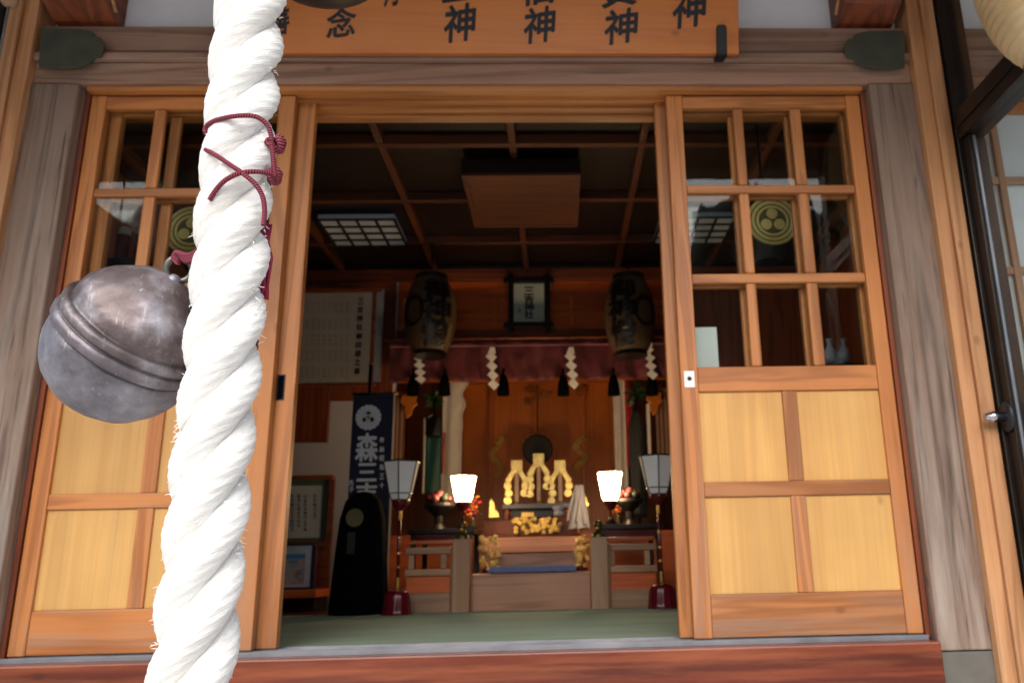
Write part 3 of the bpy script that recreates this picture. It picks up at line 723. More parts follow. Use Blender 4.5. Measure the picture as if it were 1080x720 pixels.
# ---------------------------------------------------------------- inside: ceiling fittings
bz = HZ-.115
y0 = P(550, 185, 0); 
def onz(u, v, z):
    d = rt2*((u-540-PX)/F)-up2*((v-360)/F)+fwd
    return CAM+d*((z-CAM.z)/d.z)
a, b, c, d = onz(487, 185, bz), onz(614, 185, bz), onz(500, 240, bz), onz(608, 240, bz)
x0_, x1_ = (a.x+c.x)/2, (b.x+d.x)/2
cb = thing('ceiling_box', 'shallow wooden box hanging from the middle of the coffered ceiling', 'ceiling light', ((x0_+x1_)/2, a.y, bz))
box(x0_, x1_, a.y, c.y, bz+.012, HZ-.014).build('box_body', W_dark('x'), cb, bev=.003)
box(x0_+.03, x1_-.03, a.y+.03, c.y-.03, bz+.004, bz+.011).build('underside_panel', W_rib('x'), cb)
fr = MB().box(x0_, x1_, a.y, a.y+.03, bz-.004, bz+.0115).box(x0_, x1_, c.y-.03, c.y, bz-.004, bz+.0115).box(x0_, x0_+.03, a.y+.0305, c.y-.0305, bz-.004, bz+.0115).box(x1_-.03, x1_, a.y+.0305, c.y-.0305, bz-.004, bz+.0115)
fr.build('rim', W_rib('x'), cb, bev=.003)
def gridlamp(u0, u1, v0, v1, label, mirror=None):
    z = HZ-.03
    a, b, c = onz(u0, v0, z), onz(u1, v0, z), onz(u0, v1, z)
    xa_, xb_ = (a.x, b.x) if not mirror else mirror
    t = thing('ceiling_lamp', label, 'ceiling lamp', ((xa_+xb_)/2, a.y, z), 'square lattice ceiling lamps')
    box(xa_, xb_, a.y, c.y, z+.012, z+.045).build('diffuser', plain('milky_acrylic', (176, 184, 190), .4, var=.05, emit=((150, 170, 190), .03)), t)
    m = MB(); w = .008
    for i in range(5):
        x = xa_+(xb_-xa_)*i/4; m.box(x-w, x+w, a.y-w, c.y+w, z, z+.011)
        y = a.y+(c.y-a.y)*i/4; m.box(xa_-w, xb_+w, y-w, y+w, z+.001, z+.0105)
    m.build('lattice', W_dark('x'), t); return xa_, xb_
g = gridlamp(335, 416, 233, 261, 'square lattice ceiling lamp on the left of the hanging box')
gridlamp(335, 416, 233, 261, 'square lattice ceiling lamp on the right, half hidden by the door edge', (P(689, 245, 2.9).x, P(689, 245, 2.9).x+g[1]-g[0]))

# ---------------------------------------------------------------- plaque
def quadbox(mb, u0, v0, u1, v1, Y, t):
    r = R4(u0, v0, u1, v1, Y); return mb.box(r[0], r[1], Y, Y+t, r[2], r[3])
PY = YW-.10
pq = thing('wall_plaque', 'black framed shrine plaque with white paper on the transom between the lanterns', 'plaque', P(557, 345, PY))
quadbox(MB(), 542, 299, 574, 339, PY+.01, .01).build('paper', plain('plaque_paper', (176, 190, 180), .8, var=.05), pq)
m = MB(); quadbox(m, 531, 292, 584, 298, PY, .03); quadbox(m, 531, 339.5, 584, 345, PY, .03); quadbox(m, 536, 288, 541.5, 349, PY-.006, .035); quadbox(m, 574.5, 288, 580, 349, PY-.006, .035)
m.build('frame', M_black, pq, bev=.006)
m = MB()
for ch, v in zip('三吉神社', (307, 316, 324, 332)):
    r = R4(553, v-4.3, 563, v+3.8, PY+.009); m.glyph(ch, (r[0]+r[1])/2, (r[2]+r[3])/2, r[1]-r[0], r[3]-r[2], face(PY+.0095), .002, .03)
r = R4(546, 325, 550, 330, PY+.009); m.glyph('大', (r[0]+r[1])/2, (r[2]+r[3])/2, r[1]-r[0], r[3]-r[2], face(PY+.0095), .002, .03)
m.build('lettering', M_ink, pq)

# ---------------------------------------------------------------- big paper lanterns with calligraphy
def lantern(uc, side, label):
    Y = 2.9; c = P(uc, 333, Y); s_ = px(uc, 333, Y); r0 = 27*s_; h = 40*s_
    t = thing('calligraphy_lantern', label, 'lantern', c, 'pair of paper lanterns before the altar')
    pr = []
    for i in range(161):
        q = -1+2*i/160; pr.append((r0*math.sqrt(max(.1, 1-.62*q*q))-.004*abs(math.cos(PI*20*q)), q*h))
    MB().lathe(pr, c, 48).build('paper_body', M_lantd, t, smooth=True)
    for s2 in (-1, 1):
        MB().lathe([(.0005, s2*h*.99), (r0*.62, s2*h*.99), (r0*.64, s2*h*1.10), (.0005, s2*h*1.10)], c, 32).build('end_ring', M_black, t)
    MB().tube([c+Vector((0, 0, h*1.08)), Vector((c.x, c.y, HZ))], .006, 8).build('hanger', M_black, t)
    def on(ang0):
        def f(a, b, d):
            q = max(-.95, min(.95, b/h)); r = r0*math.sqrt(max(.1, 1-.62*q*q))+.003+d; an = ang0+a/r0
            return c+Vector((r*math.cos(an), r*math.sin(an), b))
        return f
    a0 = math.radians(-90+side*24)
    m = MB()
    for ch, z in zip('御神燈', (.62, 0, -.62)): m.glyph(ch, 0, z*h, 30*s_, 26*s_, on(a0), .002, .035)
    m.build('calligraphy', M_black, t)
    m = MB().prism([(14*s_*math.cos(a), 17*s_*math.sin(a)) for a in [2*PI*i/24 for i in range(24)]], .002, on(a0-side*1.02))
    m.build('side_crest', M_black, t)
    return t
lantern(454, 1, 'left paper lantern with black calligraphy above the maroon curtain')
lantern(664, -1, 'right paper lantern with black calligraphy above the maroon curtain')
# narrow memorial tablets fixed beside each lantern
for u, lab in ((427, 'narrow pale tablet on the wall left of the left lantern'), (689, 'narrow pale tablet on the wall right of the right lantern')):
    m = MB(); quadbox(m, u-3, 315, u+3, 346, YW-.09, .02)
    tag(m.build('tablet', plain('pale_tablet', (170, 128, 104), .7), bev=.002), lab, 'tablet', 'tablets beside the lanterns')

# ---------------------------------------------------------------- maroon valance, shide and tassels
VY = 3.2
a = P(412, 357, VY); b = P(712, 357, VY); zt_, zb_ = P(560, 358, VY).z, P(560, 401, VY).z
cu = thing('valance_curtain', 'maroon silk valance hung across the altar front', 'curtain', ((a.x+b.x)/2, VY, zb_))
tass = (436, 469, 531, 594, 647, 687)
def vf(i, j):
    x = a.x+(b.x-a.x)*i; u = 412+300*i
    near = min(abs(u-t) for t in tass)
    z = zt_+(zb_-zt_)*j+ (j*.035*math.exp(-(near/9)**2))
    y = VY+.022*math.sin(i*74+1.5*math.sin(j*3))*(.35+.65*j)+.012*noise.noise(Vector((i*30, j*3, 0)))
    return (x, y, z)
MB().grid(vf, 160, 12).build('cloth', M_plum, cu, smooth=True, solid=.004)
MB().tube([(a.x-.05, VY-.0, zt_+.012), (b.x+.05, VY, zt_+.012)], .012, 10).build('curtain_rod', W_in('x'), cu, smooth=True)
MB().box(a.x, b.x, VY-.028, VY-.024, zt_-.055, zt_-.045).build('white_band', plain('faded_band', (150, 96, 100), .8), cu)
for i, u in enumerate(tass):
    p = P(u, 396, VY-.05); s_ = px(u, 400, VY-.05)
    m = MB().lathe([(.0005, 0), (3.2*s_, 0), (4.2*s_, -4*s_), (5.6*s_, -9*s_), (6.6*s_, -21*s_), (.0005, -20.5*s_)], p, 20)
    m.tube([p+Vector((0, 0, 8*s_)), p], 1.3*s_, 8)
    nm = ('leftmost', 'second from left', 'third from left', 'third from right', 'second from right', 'rightmost')[i]
    tag(m.build('black_tassel', plain('black_thread', (4, 4, 5), .9, spec=.05), smooth=True), 'black tassel on the maroon valance, %s of six' % nm, 'tassel', 'black tassels on the valance')
def shide(pts_u, v0, v1, Y, w=8):
    """folded zigzag paper: four offset lozenges"""
    m = MB(); n = 4; s_ = px(pts_u, (v0+v1)/2, Y); c0 = P(pts_u, v0, Y); H = (v1-v0)*s_
    hw = w*s_
    m.add([c0+Vector((-.25*hw, 0, 0)), c0+Vector((.35*hw, 0, 0)), c0+Vector((.5*hw, -.002, -.16*H)), c0+Vector((-.6*hw, -.002, -.16*H))], [(0, 1, 2, 3)])
    for k in range(n):
        z = -.10*H-k*.22*H; dx = (.12*k-.1)*hw; y = -.004*(k+1)
        m.add([c0+Vector((dx-.75*hw, y, z-.12*H)), c0+Vector((dx-.1*hw, y, z)), c0+Vector((dx+.75*hw, y-.004, z-.14*H)), c0+Vector((dx+.1*hw, y-.004, z-.27*H))], [(0, 1, 2, 3)])
    return m
for u, v0, v1, nm in ((443, 370, 405, 'leftmost'), (519, 366, 412, 'second from left'), (602, 366, 411, 'second from right'), (684, 359, 401, 'rightmost')):
    tag(shide(u, v0, v1, VY-.08).build('paper_streamer', M_white, solid=.001), 'white zigzag paper streamer on the maroon valance, %s of four' % nm, 'paper streamer', 'zigzag paper streamers on the valance')

# ---------------------------------------------------------------- left side: boards, frames, banner, drum
NY = YW-.16
nb = thing('notice_board', 'large white notice board with fine columns of print on the left wall', 'notice board', P(350, 355, NY))
quadbox(MB(), 270, 309, 391, 404, NY, .012).build('paper', plain('notice_paper', (146, 146, 144), .85, var=.06), nb)
m = MB(); quadbox(m, 268, 304, 403, 308.5, NY-.01, .03); quadbox(m, 391.5, 309, 395, 405, NY-.008, .028); quadbox(m, 268, 404.5, 395, 407, NY-.01, .03)
m.build('frame', W_in('x'), nb, bev=.003)
quadbox(MB(), 395.5, 305, 403, 402, NY-.006, .02).build('side_strip', plain('grey_strip', (126, 136, 146), .6), nb)
m = MB(); r = R4(373, 313, 384, 396, NY-.001)
for k, ch in enumerate('三吉神社御由緒之事'):
    z = r[3]-(k+.5)*(r[3]-r[2])/9; m.glyph(ch, (r[0]+r[1])/2+.0, z, (r[1]-r[0])*.55, (r[3]-r[2])/9*.72, face(NY-.0004), .001, .04)
m.build('title_lettering', M_ink, nb)
m = MB()
txt = '神社祭典大祭御日月年山川水火木金土天地人氏子安全'
for row in range(5):
    for col in range(15):
        u = 366-col*6.0; v = 320+row*17
        for k in range(3):
            r = R4(u-1.9, v+k*4.3-1.8, u+1.9, v+k*4.3+1.8, NY-.001)
            m.glyph(txt[(row*7+col*3+k) % len(txt)], (r[0]+r[1])/2, (r[2]+r[3])/2, r[1]-r[0], r[3]-r[2], face(NY-.0004), .0006, .0)
m.build('body_lettering', M_grey, nb)

CY = 2.75
cs = thing('certificate_frame', 'brown framed certificate with green mat left of the navy banner', 'picture frame', P(325, 537, CY))
quadbox(MB(), 286, 512, 339, 567, CY, .01).build('paper', plain('certificate_paper', (180, 190, 192), .8, var=.05), cs)
m = MB(); quadbox(m, 280, 506, 344, 511.7, CY-.003, .012); quadbox(m, 339.3, 512, 344, 569, CY-.003, .012); quadbox(m, 280, 567.3, 339, 571, CY-.003, .012)
m.build('mat', plain('green_mat', (72, 92, 78), .8), cs)
m = MB(); quadbox(m, 276, 501, 351, 505.7, CY-.014, .03); quadbox(m, 344.4, 506, 351, 576, CY-.014, .03); quadbox(m, 276, 571.3, 344, 576, CY-.014, .03)
m.build('frame', W_in('x'), cs, bev=.003)
m = MB()
for c_, n in ((332, 6), (322, 9), (315, 8), (308, 9), (300, 7)):
    for k in range(n):
        r = R4(c_-1.6, 521+k*4.4, c_+1.6, 524.6+k*4.4, CY-.001); m.glyph(txt[(c_+k*5) % len(txt)], (r[0]+r[1])/2, (r[2]+r[3])/2, r[1]-r[0], r[3]-r[2], face(CY-.0004), .0006, .02)
m.build('lettering', M_ink, cs)
QY = 2.5
pf = thing('picture_frame', 'navy framed colour picture on the low shelf under the certificate', 'picture frame', P(310, 620, QY))
r = R4(282, 574, 329, 620, QY); 
pm, nt, b = newmat('colour_print')
vv = coords(nt, (9, 9, 9)); nn = noise_n(nt, vv, 1, 5, .6)
nt.links.new(ramp(nt, nn, [(.3, lin((70, 90, 130))), (.45, lin((170, 180, 196))), (.55, lin((196, 160, 140))), (.62, lin((120, 120, 140))), (.75, lin((210, 216, 222)))]), b.inputs['Base Color']); b.inputs['Roughness'].default_value = .3
quadbox(MB(), 282, 584, 321, 616, QY, .006).build('print', pm, pf)
quadbox(MB(), 282, 584, 322, 589, QY-.002, .002).build('sky_band', plain('print_blue', (70, 150, 200), .3), pf)
quadbox(MB(), 276, 575, 327.5, 619, QY+.007, .004).build('mount', plain('print_mount', (196, 204, 214), .4), pf)
m = MB(); quadbox(m, 274, 573, 332, 575, QY-.01, .03); quadbox(m, 328, 575.2, 332, 619, QY-.01, .03); quadbox(m, 274, 619.2, 332, 621.5, QY-.01, .03)
m.build('frame', plain('navy_frame', (24, 30, 64), .4), pf, bev=.002)
r = R4(270, 622, 338, 630, QY)
sh = thing('low_shelf', 'low brown wooden shelf holding the navy framed picture', 'shelf', ((r[0]+r[1])/2, QY, -.02))
box(r[0], r[1], QY-.10, CY+.10, r[2], r[3]).build('shelf_top', W_alt('x'), sh, bev=.003)
box(r[0], r[1]-.05, QY+.05, CY+.09, -.018, r[2]-.001).build('shelf_base', W_dark('z'), sh, bev=.003)
r2 = R4(276, 576, 351, 622, CY); box(r[0], r2[1]-.03, CY+.03, CY+.06, r[3]+.001, P(320, 502, CY).z).build('back_board', W_in('x'), sh, bev=.003)

BY = 1.95
bn = thing('banner', 'tall navy cloth banner with white crest and large white characters', 'banner', P(389, 640, BY))
r = R4(367, 417, 411, 638, BY); bxa, bxb = r[0], r[1]
zt2, zb2 = P(389, 416, BY).z, P(389, 622, BY).z
MB().grid(lambda i, j: (bxa+(bxb-bxa)*i, BY+.006*math.sin(i*8)*(j), zt2+(zb2-zt2)*j), 16, 20).build('cloth', M_navy, bn, smooth=True, solid=.003)
ptop = P(391, 384, BY+.02)
MB().tube([(ptop.x, BY+.022, -.019), (ptop.x, BY+.022, ptop.z)], .0095, 12).build('pole', M_black, bn, smooth=True)
MB().lathe([(.0005, .014), (.009, .010), (.012, .003), (.0125, 0), (.0005, -.002)], (ptop.x, BY+.022, ptop.z), 16).build('pole_cap', M_brass, bn, smooth=True)
cbz = zt2+.005
MB().tube([(bxa-.01, BY, cbz), (bxb+.01, BY, cbz)], .007, 10).build('crossbar', M_black, bn, smooth=True)
MB().ball((bxb+.012, BY, cbz), .011, 12, 8, sz=.7).build('crossbar_cap', M_brass, bn, smooth=True)
MB().box(ptop.x-.12, ptop.x+.12, BY-.02, BY+.06, -.019, .01).box(ptop.x-.015, ptop.x+.015, BY-.10, BY+.14, .0105, .03).build('stand', M_black, bn, bev=.004)
M_bw = plain('banner_white', (206, 206, 216), .8, var=.08)
cc = P(388.5, 440, BY-.008); s_ = px(388, 440, BY)
m = MB(); rr = 13.2*s_
# round crest: disc cut by three small openings and radial slits
segs = 16
for k in range(segs):
    a0, a1 = 2*PI*k/segs+.012, 2*PI*(k+1)/segs-.012
    pts = [(rr*q*math.cos(t), rr*q*math.sin(t)) for q, t in ((.06, (a0+a1)/2), (.98, a0), (1.03, (a0+a1)/2), (.98, a1))]
    m.prism(pts, .002, lambda p, q, c: Vector((cc.x+p, BY-.008-c, cc.z+q)))
cr_o = m.build('crest', M_bw, bn)
m = MB()
for k in range(3):
    a0 = PI/2+2*PI*k/3
    m.prism([(rr*(.36*math.cos(a0)+(.16 if k else .19)*math.cos(t)), rr*(.36*math.sin(a0)+(.19 if k else .13)*math.sin(t))) for t in [2*PI*i/14 for i in range(14)]], .001, lambda p, q, c: Vector((cc.x+p, BY-.0102-c, cc.z+q)))
m.build('crest_dots', M_navy, cr_o)
m = MB()
for ch, u0, v0, u1, v1 in (('森', 375.5, 457, 398.5, 486), ('三', 377, 488.5, 397, 507), ('吉', 376, 509, 397, 531), ('山', 376, 534, 397, 556), ('神', 376, 560, 397, 583), ('社', 376, 587, 397, 609)):
    r = R4(u0, v0, u1, v1, BY-.008); m.glyph(ch, (r[0]+r[1])/2, (r[2]+r[3])/2, r[1]-r[0], r[3]-r[2], face(BY-.009), .002, .022)
for k, ch in enumerate('奉納昭和三十'):
    v = 461+k*9.5 if k < 6 else 0; r = R4(400.5, v, 405, v+6, BY-.008); m.glyph(ch, (r[0]+r[1])/2, (r[2]+r[3])/2, r[1]-r[0], r[3]-r[2], face(BY-.009), .002, .022)
for k, ch in enumerate('氏子'):
    v = 506+k*7; r = R4(368.5, v, 373, v+5.5, BY-.008); m.glyph(ch, (r[0]+r[1])/2, (r[2]+r[3])/2, r[1]-r[0], r[3]-r[2], face(BY-.009), .002, .022)
m.build('lettering', M_bw, bn)

# cloth covered drum in front of the banner
DY = 1.72
dc = P(372, 640, DY); 
dr = thing('covered_drum', 'black cloth covered drum with gold crest in front of the navy banner', 'drum', (dc.x, DY, -.02))
s_ = px(372, 580, DY); zt3 = P(372, 516, DY).z
pr = [(30, 0), (29.5, .12), (28, .35), (26, .6), (24, .78), (19, .92), (10, .985), (.01, 1.0)]
m = MB().lathe([(a*s_, -.018+(zt3+.018)*b) for a, b in pr], (dc.x, DY+.12, 0), 60)
for i, v in enumerate(m.v):
    an = math.atan2(v.y-DY-.12, v.x-dc.x); k = max(0, 1-(v.z+.018)/(zt3+.018)); f = 1+.05*k*math.sin(an*11)
    m.v[i] = Vector((dc.x+(v.x-dc.x)*f, DY+.12+(v.y-DY-.12)*f, v.z))
m.build('cover_cloth', M_blkcloth, dr, smooth=True)
gc = P(371.5, 545, DY-.06)
fy = DY+.12-27*s_
m = MB(); m.prism([(9*s_*math.cos(t), 9.5*s_*math.sin(t)) for t in [2*PI*i/30 for i in range(30)]], .006, lambda p, q, c: Vector((gc.x+p, fy-c, gc.z+q)))
m.build('gold_crest', plain('old_gold_cloth', (88, 78, 42), .7, .1), dr)
m = MB(); quadbox(m, 366, 561, 374, 584, fy-.004, .006); m.build('gold_strip', plain('olive_strip', (30, 27, 16), .8), dr)

# ---------------------------------------------------------------- hexagonal floor lamps
def bonbori(u, vt, vb, vfoot, Y, label, lit=False, full=True, wtop=19.5, wbot=9.5):
    pt = P(u, vt, Y); s_ = px(u, vt, Y); zt_, zb_ = pt.z, P(u, vb, Y).z; zf = -.006 if full else P(u, vfoot, Y).z
    t = thing('paper_floor_lamp', label, 'lamp', (pt.x, Y, zf), 'hexagonal paper lamps before the altar')
    c = Vector((pt.x, Y, 0)); rT, rB = wtop*s_, wbot*s_
    ms = plain('lit_lamp_paper', (255, 250, 240), .8, emit=((255, 214, 160), 52.0)) if lit else plain('lamp_paper', (232, 230, 234), .8, var=.05)
    hexp = lambda r, z, k: c+Vector((r*math.cos(PI/3*k+PI/6), r*math.sin(PI/3*k+PI/6), z))
    zm = zb_+(zt_-zb_)*.17; rm = rB+(rT-rB)*.30
    m = MB()
    for k in range(6):
        m.add([hexp(rm, zm, k), hexp(rm, zm, k+1), hexp(rT, zt_, k+1), hexp(rT, zt_, k)], [(0, 1, 2, 3)])
        m.add([hexp(rB, zb_, k), hexp(rB, zb_, k+1), hexp(rm, zm, k+1), hexp(rm, zm, k)], [(0, 1, 2, 3)])
    m.build('shade', ms, t)
    m = MB(); w = .0035 if not lit else .0022
    for k in range(6):
        m.tube([hexp(rB*1.01, zb_, k), hexp(rm*1.01, zm, k), hexp(rT*1.01, zt_, k)], w, 6)
        m.tube([hexp(rT*1.01, zt_, k), hexp(rT*1.01, zt_, k+1)], w*1.2, 6); m.tube([hexp(rm*1.01, zm, k), hexp(rm*1.01, zm, k+1)], w*.8, 6); m.tube([hexp(rB, zb_, k), hexp(rB, zb_, k+1)], w*1.2, 6)
    m.build('shade_frame', M_black, t)
    m = MB().lathe([(.0005, 0), (rB*1.05, 0), (rB*.9, -.02), (rB*.35, -.05), (.0005, -.05)], c+Vector((0, 0, zb_-.003)), 12)
    m.build('shade_seat', M_maroon, t, smooth=False)
    m = MB()
    for k in range(6): m.ball(hexp(rB*.95, zb_-.006, k), .007, 8, 6)
    m.build('gold_studs', M_brass, t, smooth=True)
    if full:
        MB().tube([c+Vector((0, 0, zb_-.05)), c+Vector((0, 0, .10))], .0085, 12).build('pole', M_maroon, t, smooth=True)
        m = MB()
        for z0_, z1_ in ((zb_-.10, zb_-.055), (.115, .17)): m.lathe([(.0105, z0_), (.0115, (z0_+z1_)/2), (.0105, z1_)], c, 14)
        for q in (.40, .52, .66): m.lathe([(.009, zb_*q-.006), (.0118, zb_*q), (.009, zb_*q+.006)], c, 14)
        m.build('gold_collars', M_brass, t, smooth=True)
        pr = [(.0005, .118), (.018, .118), (.05, .108), (.062, .09), (.068, .05), (.072, .012), (.075, 0), (.0005, 0)]
        m = MB().lathe([(r_, z_) for r_, z_ in smoothprof(pr, 3)], c+Vector((0, 0, -.006)), 48)
        for i, v in enumerate(m.v):
            an = math.atan2(v.y-c.y, v.x-c.x); f = 1-.05*abs(math.sin(an*6)); m.v[i] = Vector((c.x+(v.x-c.x)*f, c.y+(v.y-c.y)*f, v.z))
        m.build('base', M_maroon, t, smooth=True)
    else:
        MB().tube([c+Vector((0, 0, zb_-.05)), c+Vector((0, 0, zf+.02))], .007, 10).build('pole', M_black, t, smooth=True)
        MB().lathe([(.0005, .045), (.014, .042), (.018, .03), (.014, .022), (.032, .012), (.036, 0), (.0005, 0)], c+Vector((0, 0, zf)), 20).build('base', M_black, t, smooth=True)
        MB().lathe([(.0185, .028), (.0205, .033), (.0185, .037)], c+Vector((0, 0, zf)), 20).build('gold_collars', M_brass, t, smooth=True)
    return t
bonbori(424, 487, 527, 642, 1.72, 'unlit paper lamp on maroon pole, left of the two tall ones')
bonbori(692, 481, 521, 636, 1.72, 'unlit paper lamp on maroon pole, right by the door edge')

# ---------------------------------------------------------------- low fences before the altar
FY = 1.88
def fence(ua, ub, upost, vo, label, mir):
    r = R4(min(ua, ub), 580-vo, max(ua, ub), 640-vo, FY); xa_, xb_ = r[0], r[1]
    t = thing('altar_fence', label, 'fence', ((xa_+xb_)/2, FY, -.02), 'low fences before the altar')
    Z = lambda v: P((ua+ub)/2, v-vo, FY).z
    box(xa_, xb_, FY, FY+.05, -.018, Z(625)).build('base_beam', W_fence('x'), t, bev=.004)
    box(xa_+.01, xb_-.01, FY+.02, FY+.03, Z(624.5), Z(607.5)).build('panel', W_alt('x'), t)
    box(xa_, xb_, FY+.004, FY+.046, Z(607), Z(600)).build('rail', W_fence('x'), t, bev=.004)
    box(xa_, xb_, FY, FY+.05, Z(584), Z(577)).build('rail', W_fence('x'), t, bev=.005)
    box(xa_, xb_, FY+.10, FY+.14, Z(573), Z(569)).build('back_rail', W_alt('x'), t, bev=.003)
    for x in (xa_+.03, xb_-.05):
        box(x-.014, x+.014, FY+.012, FY+.04, Z(599.5), Z(584.5)).build('strut', W_fence('z'), t, bev=.003)
    p = P(upost, 640, FY-.02)
    m = MB().lathe([(.0005, -.018), (.019, -.018), (.019, Z(583)), (.022, Z(581)), (.022, Z(578)), (.012, Z(576)), (.0005, Z(575.5))], (p.x, FY-.022, 0), 20)
    m.build('end_post', W_fence('z'), t, smooth=False)
    return t
fence(426, 477, 478, 0, 'low bare wood fence between the left tall lamp and the steps', 1)
fence(640, 694, 641, 4, 'low bare wood fence between the steps and the right tall lamp', -1)
for u, v0, v1, lab in ((488, 568, 645, 'square newel post with gilt cap at the left of the steps'), (631, 566, 641, 'square newel post with gilt cap at the right of the steps')):
    p = P(u, v0, FY-.03); s_ = px(u, v0, FY-.03); h = 6.6*s_; 
    t = thing('newel_post', lab, 'post', (p.x, FY-.03, -.02), 'newel posts beside the steps')
    box(p.x-h*1.35, p.x+h*1.35, FY-.075, FY-.003, -.018, p.z).build('shaft', W_fence('z'), t, bev=.005)
    MB().lathe([(h*1.1, 0), (h*1.1, .02), (h*.7, .024), (h*.5, .05), (h*.75, .06), (h*.6, .078), (.0005, .086)], (p.x, FY-.04, p.z), 18).build('gilt_cap', plain('dark_gilt', (92, 84, 48), .4, .8), t, smooth=True)
    MB().ball((p.x-.004, FY-.04-h*.75, p.z+.045), .0095, 10, 8).build('gilt_stud', M_brass, t, smooth=True)

# ---------------------------------------------------------------- altar steps
st = thing('altar_steps', 'broad wooden steps rising to the altar between the newel posts', 'steps', (.1, 1.9, -.02))
def step(u0, u1, vb, vt, Y, depth, nm, W):
    r = R4(u0, vt, u1, vb, Y); return box(r[0], r[1], Y, Y+depth, r[2], r[3]).build(nm, W, st, bev=.004)
step(495.5, 623, 646, 604, 1.89, .45, 'step', W_step('x'))
ZS = P(560, 603.5, 1.9).z
r = R4(515, 603, 608, 596.5, 1.93)
tag(box(r[0], r[1], 1.925, 2.30, ZS+.001, r[2]).build('blue_mat', plain('blue_brocade', (96, 108, 150), .8, var=.3, scale=60), bev=.006), 'long pale blue mat laid on the lowest step', 'mat')
step(505, 618, 603, 583, 2.32, .40, 'step', W_step('x'))
step(508, 614, 582, 566, 2.72, .45, 'step', W_step('x'))
step(510, 612, 566, 548, 3.15, .7, 'altar_shelf', W_in('x'))

# altar room: raised platform and sanctuary doors
AZ = P(560, 560, 3.6).z
SY = 4.75
sn = thing('sanctuary', 'orange cedar sanctuary doors with gilt fittings behind the altar', 'sanctuary', (.05, SY, -.02))
r = R4(470, 400, 662, 560, SY)
box(-1.5, 1.6, 3.62, 5.3, -.018, AZ-.01).build('platform', W_alt('x'), sn)
zT = P(560, 380, SY).z
uu = (486, 518, 567, 615, 652)
for k in range(4):
    xa_, xb_ = P(uu[k], 470, SY).x, P(uu[k+1], 470, SY).x
    off = 0 if k in (1, 2) else .05
    box(xa_+.004, xb_-.004, SY+off, SY+off+.04, AZ, zT+.4).build('door_leaf' if k in (1, 2) else 'side_leaf', W_sanc('z'), sn, bev=.006)
for u in (518, 615): x = P(u, 470, SY).x; box(x-.02, x+.02, SY-.03, SY-.002, AZ, zT+.4).build('frame_post', W_sanc('z'), sn, bev=.004)
box(P(486, 470, SY).x, P(652, 470, SY).x, SY-.035, SY-.004, P(560, 405, SY).z, P(560, 400, SY).z).build('frame_rail', M_orange, sn, bev=.003)
box(-1.6, 1.7, SY+.12, SY+.16, AZ, zT+.5).build('back_boards', W_in('z'), sn)
def scroll(u0, v0, u1, v1, Y, n, seed, name='gilt_scroll', parent=sn, mat_=plain('gilt_light', (240, 196, 104), .4, .1), size=1):
    n = int(n*1.6)
    rnd = random.Random(seed); m = MB(); s_ = px(u0, v0, Y)
    for k in range(n):
        t = (k+.5)/n; uc = u0+(u1-u0)*(.5+.42*math.sin(t*9+seed)); vc = v0+(v1-v0)*t
        c = P(uc, vc, Y); R_ = (2.2+1.2*rnd.random())*s_*size; a0 = rnd.uniform(0, 6); sg_ = rnd.choice((-1, 1))
        pts = [c+Vector((R_*(1-q*.75)*math.cos(a0+sg_*q*5.5), -.004-.004*rnd.random(), R_*(1-q*.75)*math.sin(a0+sg_*q*5.5))) for q in [i/12 for i in range(13)]]
        for q in range(3):
            a = rnd.uniform(0, 6); m.ball(c+Vector((2.6*s_*size*math.cos(a), -.006, 2.6*s_*size*math.sin(a))), rnd.uniform(.7, 1.2)*s_*size, 7, 5, sy=.5)
        m.tube(pts, [.75*s_*size*(1-.4*i/12) for i in range(13)], 6)
    return m.build(name, mat_, parent, smooth=True)
scroll(518, 461, 530, 504, SY-.035, 22, 1); scroll(606, 460, 618, 494, SY-.035, 18, 2)
scroll(553, 406, 581, 424, SY-.012, 12, 3, mat_=plain('dim_gilt', (176, 112, 44), .45, .2)); scroll(516, 407, 524, 418, SY-.035, 5, 4, mat_=M_orange); scroll(609, 407, 617, 418, SY-.035, 5, 5, mat_=M_orange)

# white hangings either side, red stripe on the right one
def hanging(u0, u1, v0, v1, Y, label, m_, name='cloth_hanging', zig=0):
    a, b = P(u0, v0, Y), P(u1, v1, Y)
    x0_, x1_ = P(u0, (v0+v1)/2, Y).x, P(u1, (v0+v1)/2, Y).x
    def f(i, j):
        x = x0_+(x1_-x0_)*i
        if zig and i > .5: x += zig*(.5+.5*math.sin(j*34))*max(0, 1-j*2.2)
        return (x, Y+.012*math.sin(i*9+j), a.z+(b.z-a.z)*j)
    return tag(MB().grid(f, 14, 48).build(name, m_, smooth=True, solid=.003), label, 'cloth')
hanging(466, 487, 398, 530, 3.75, 'white cloth hanging left of the sanctuary doors with frilled edge', M_cloth, zig=.05)
hanging(648, 661, 396, 530, 3.75, 'white cloth hanging right of the sanctuary doors', M_cloth)
hanging(660, 666.5, 398, 492, 3.70, 'narrow red streamer hanging beside the right white cloth', M_red)
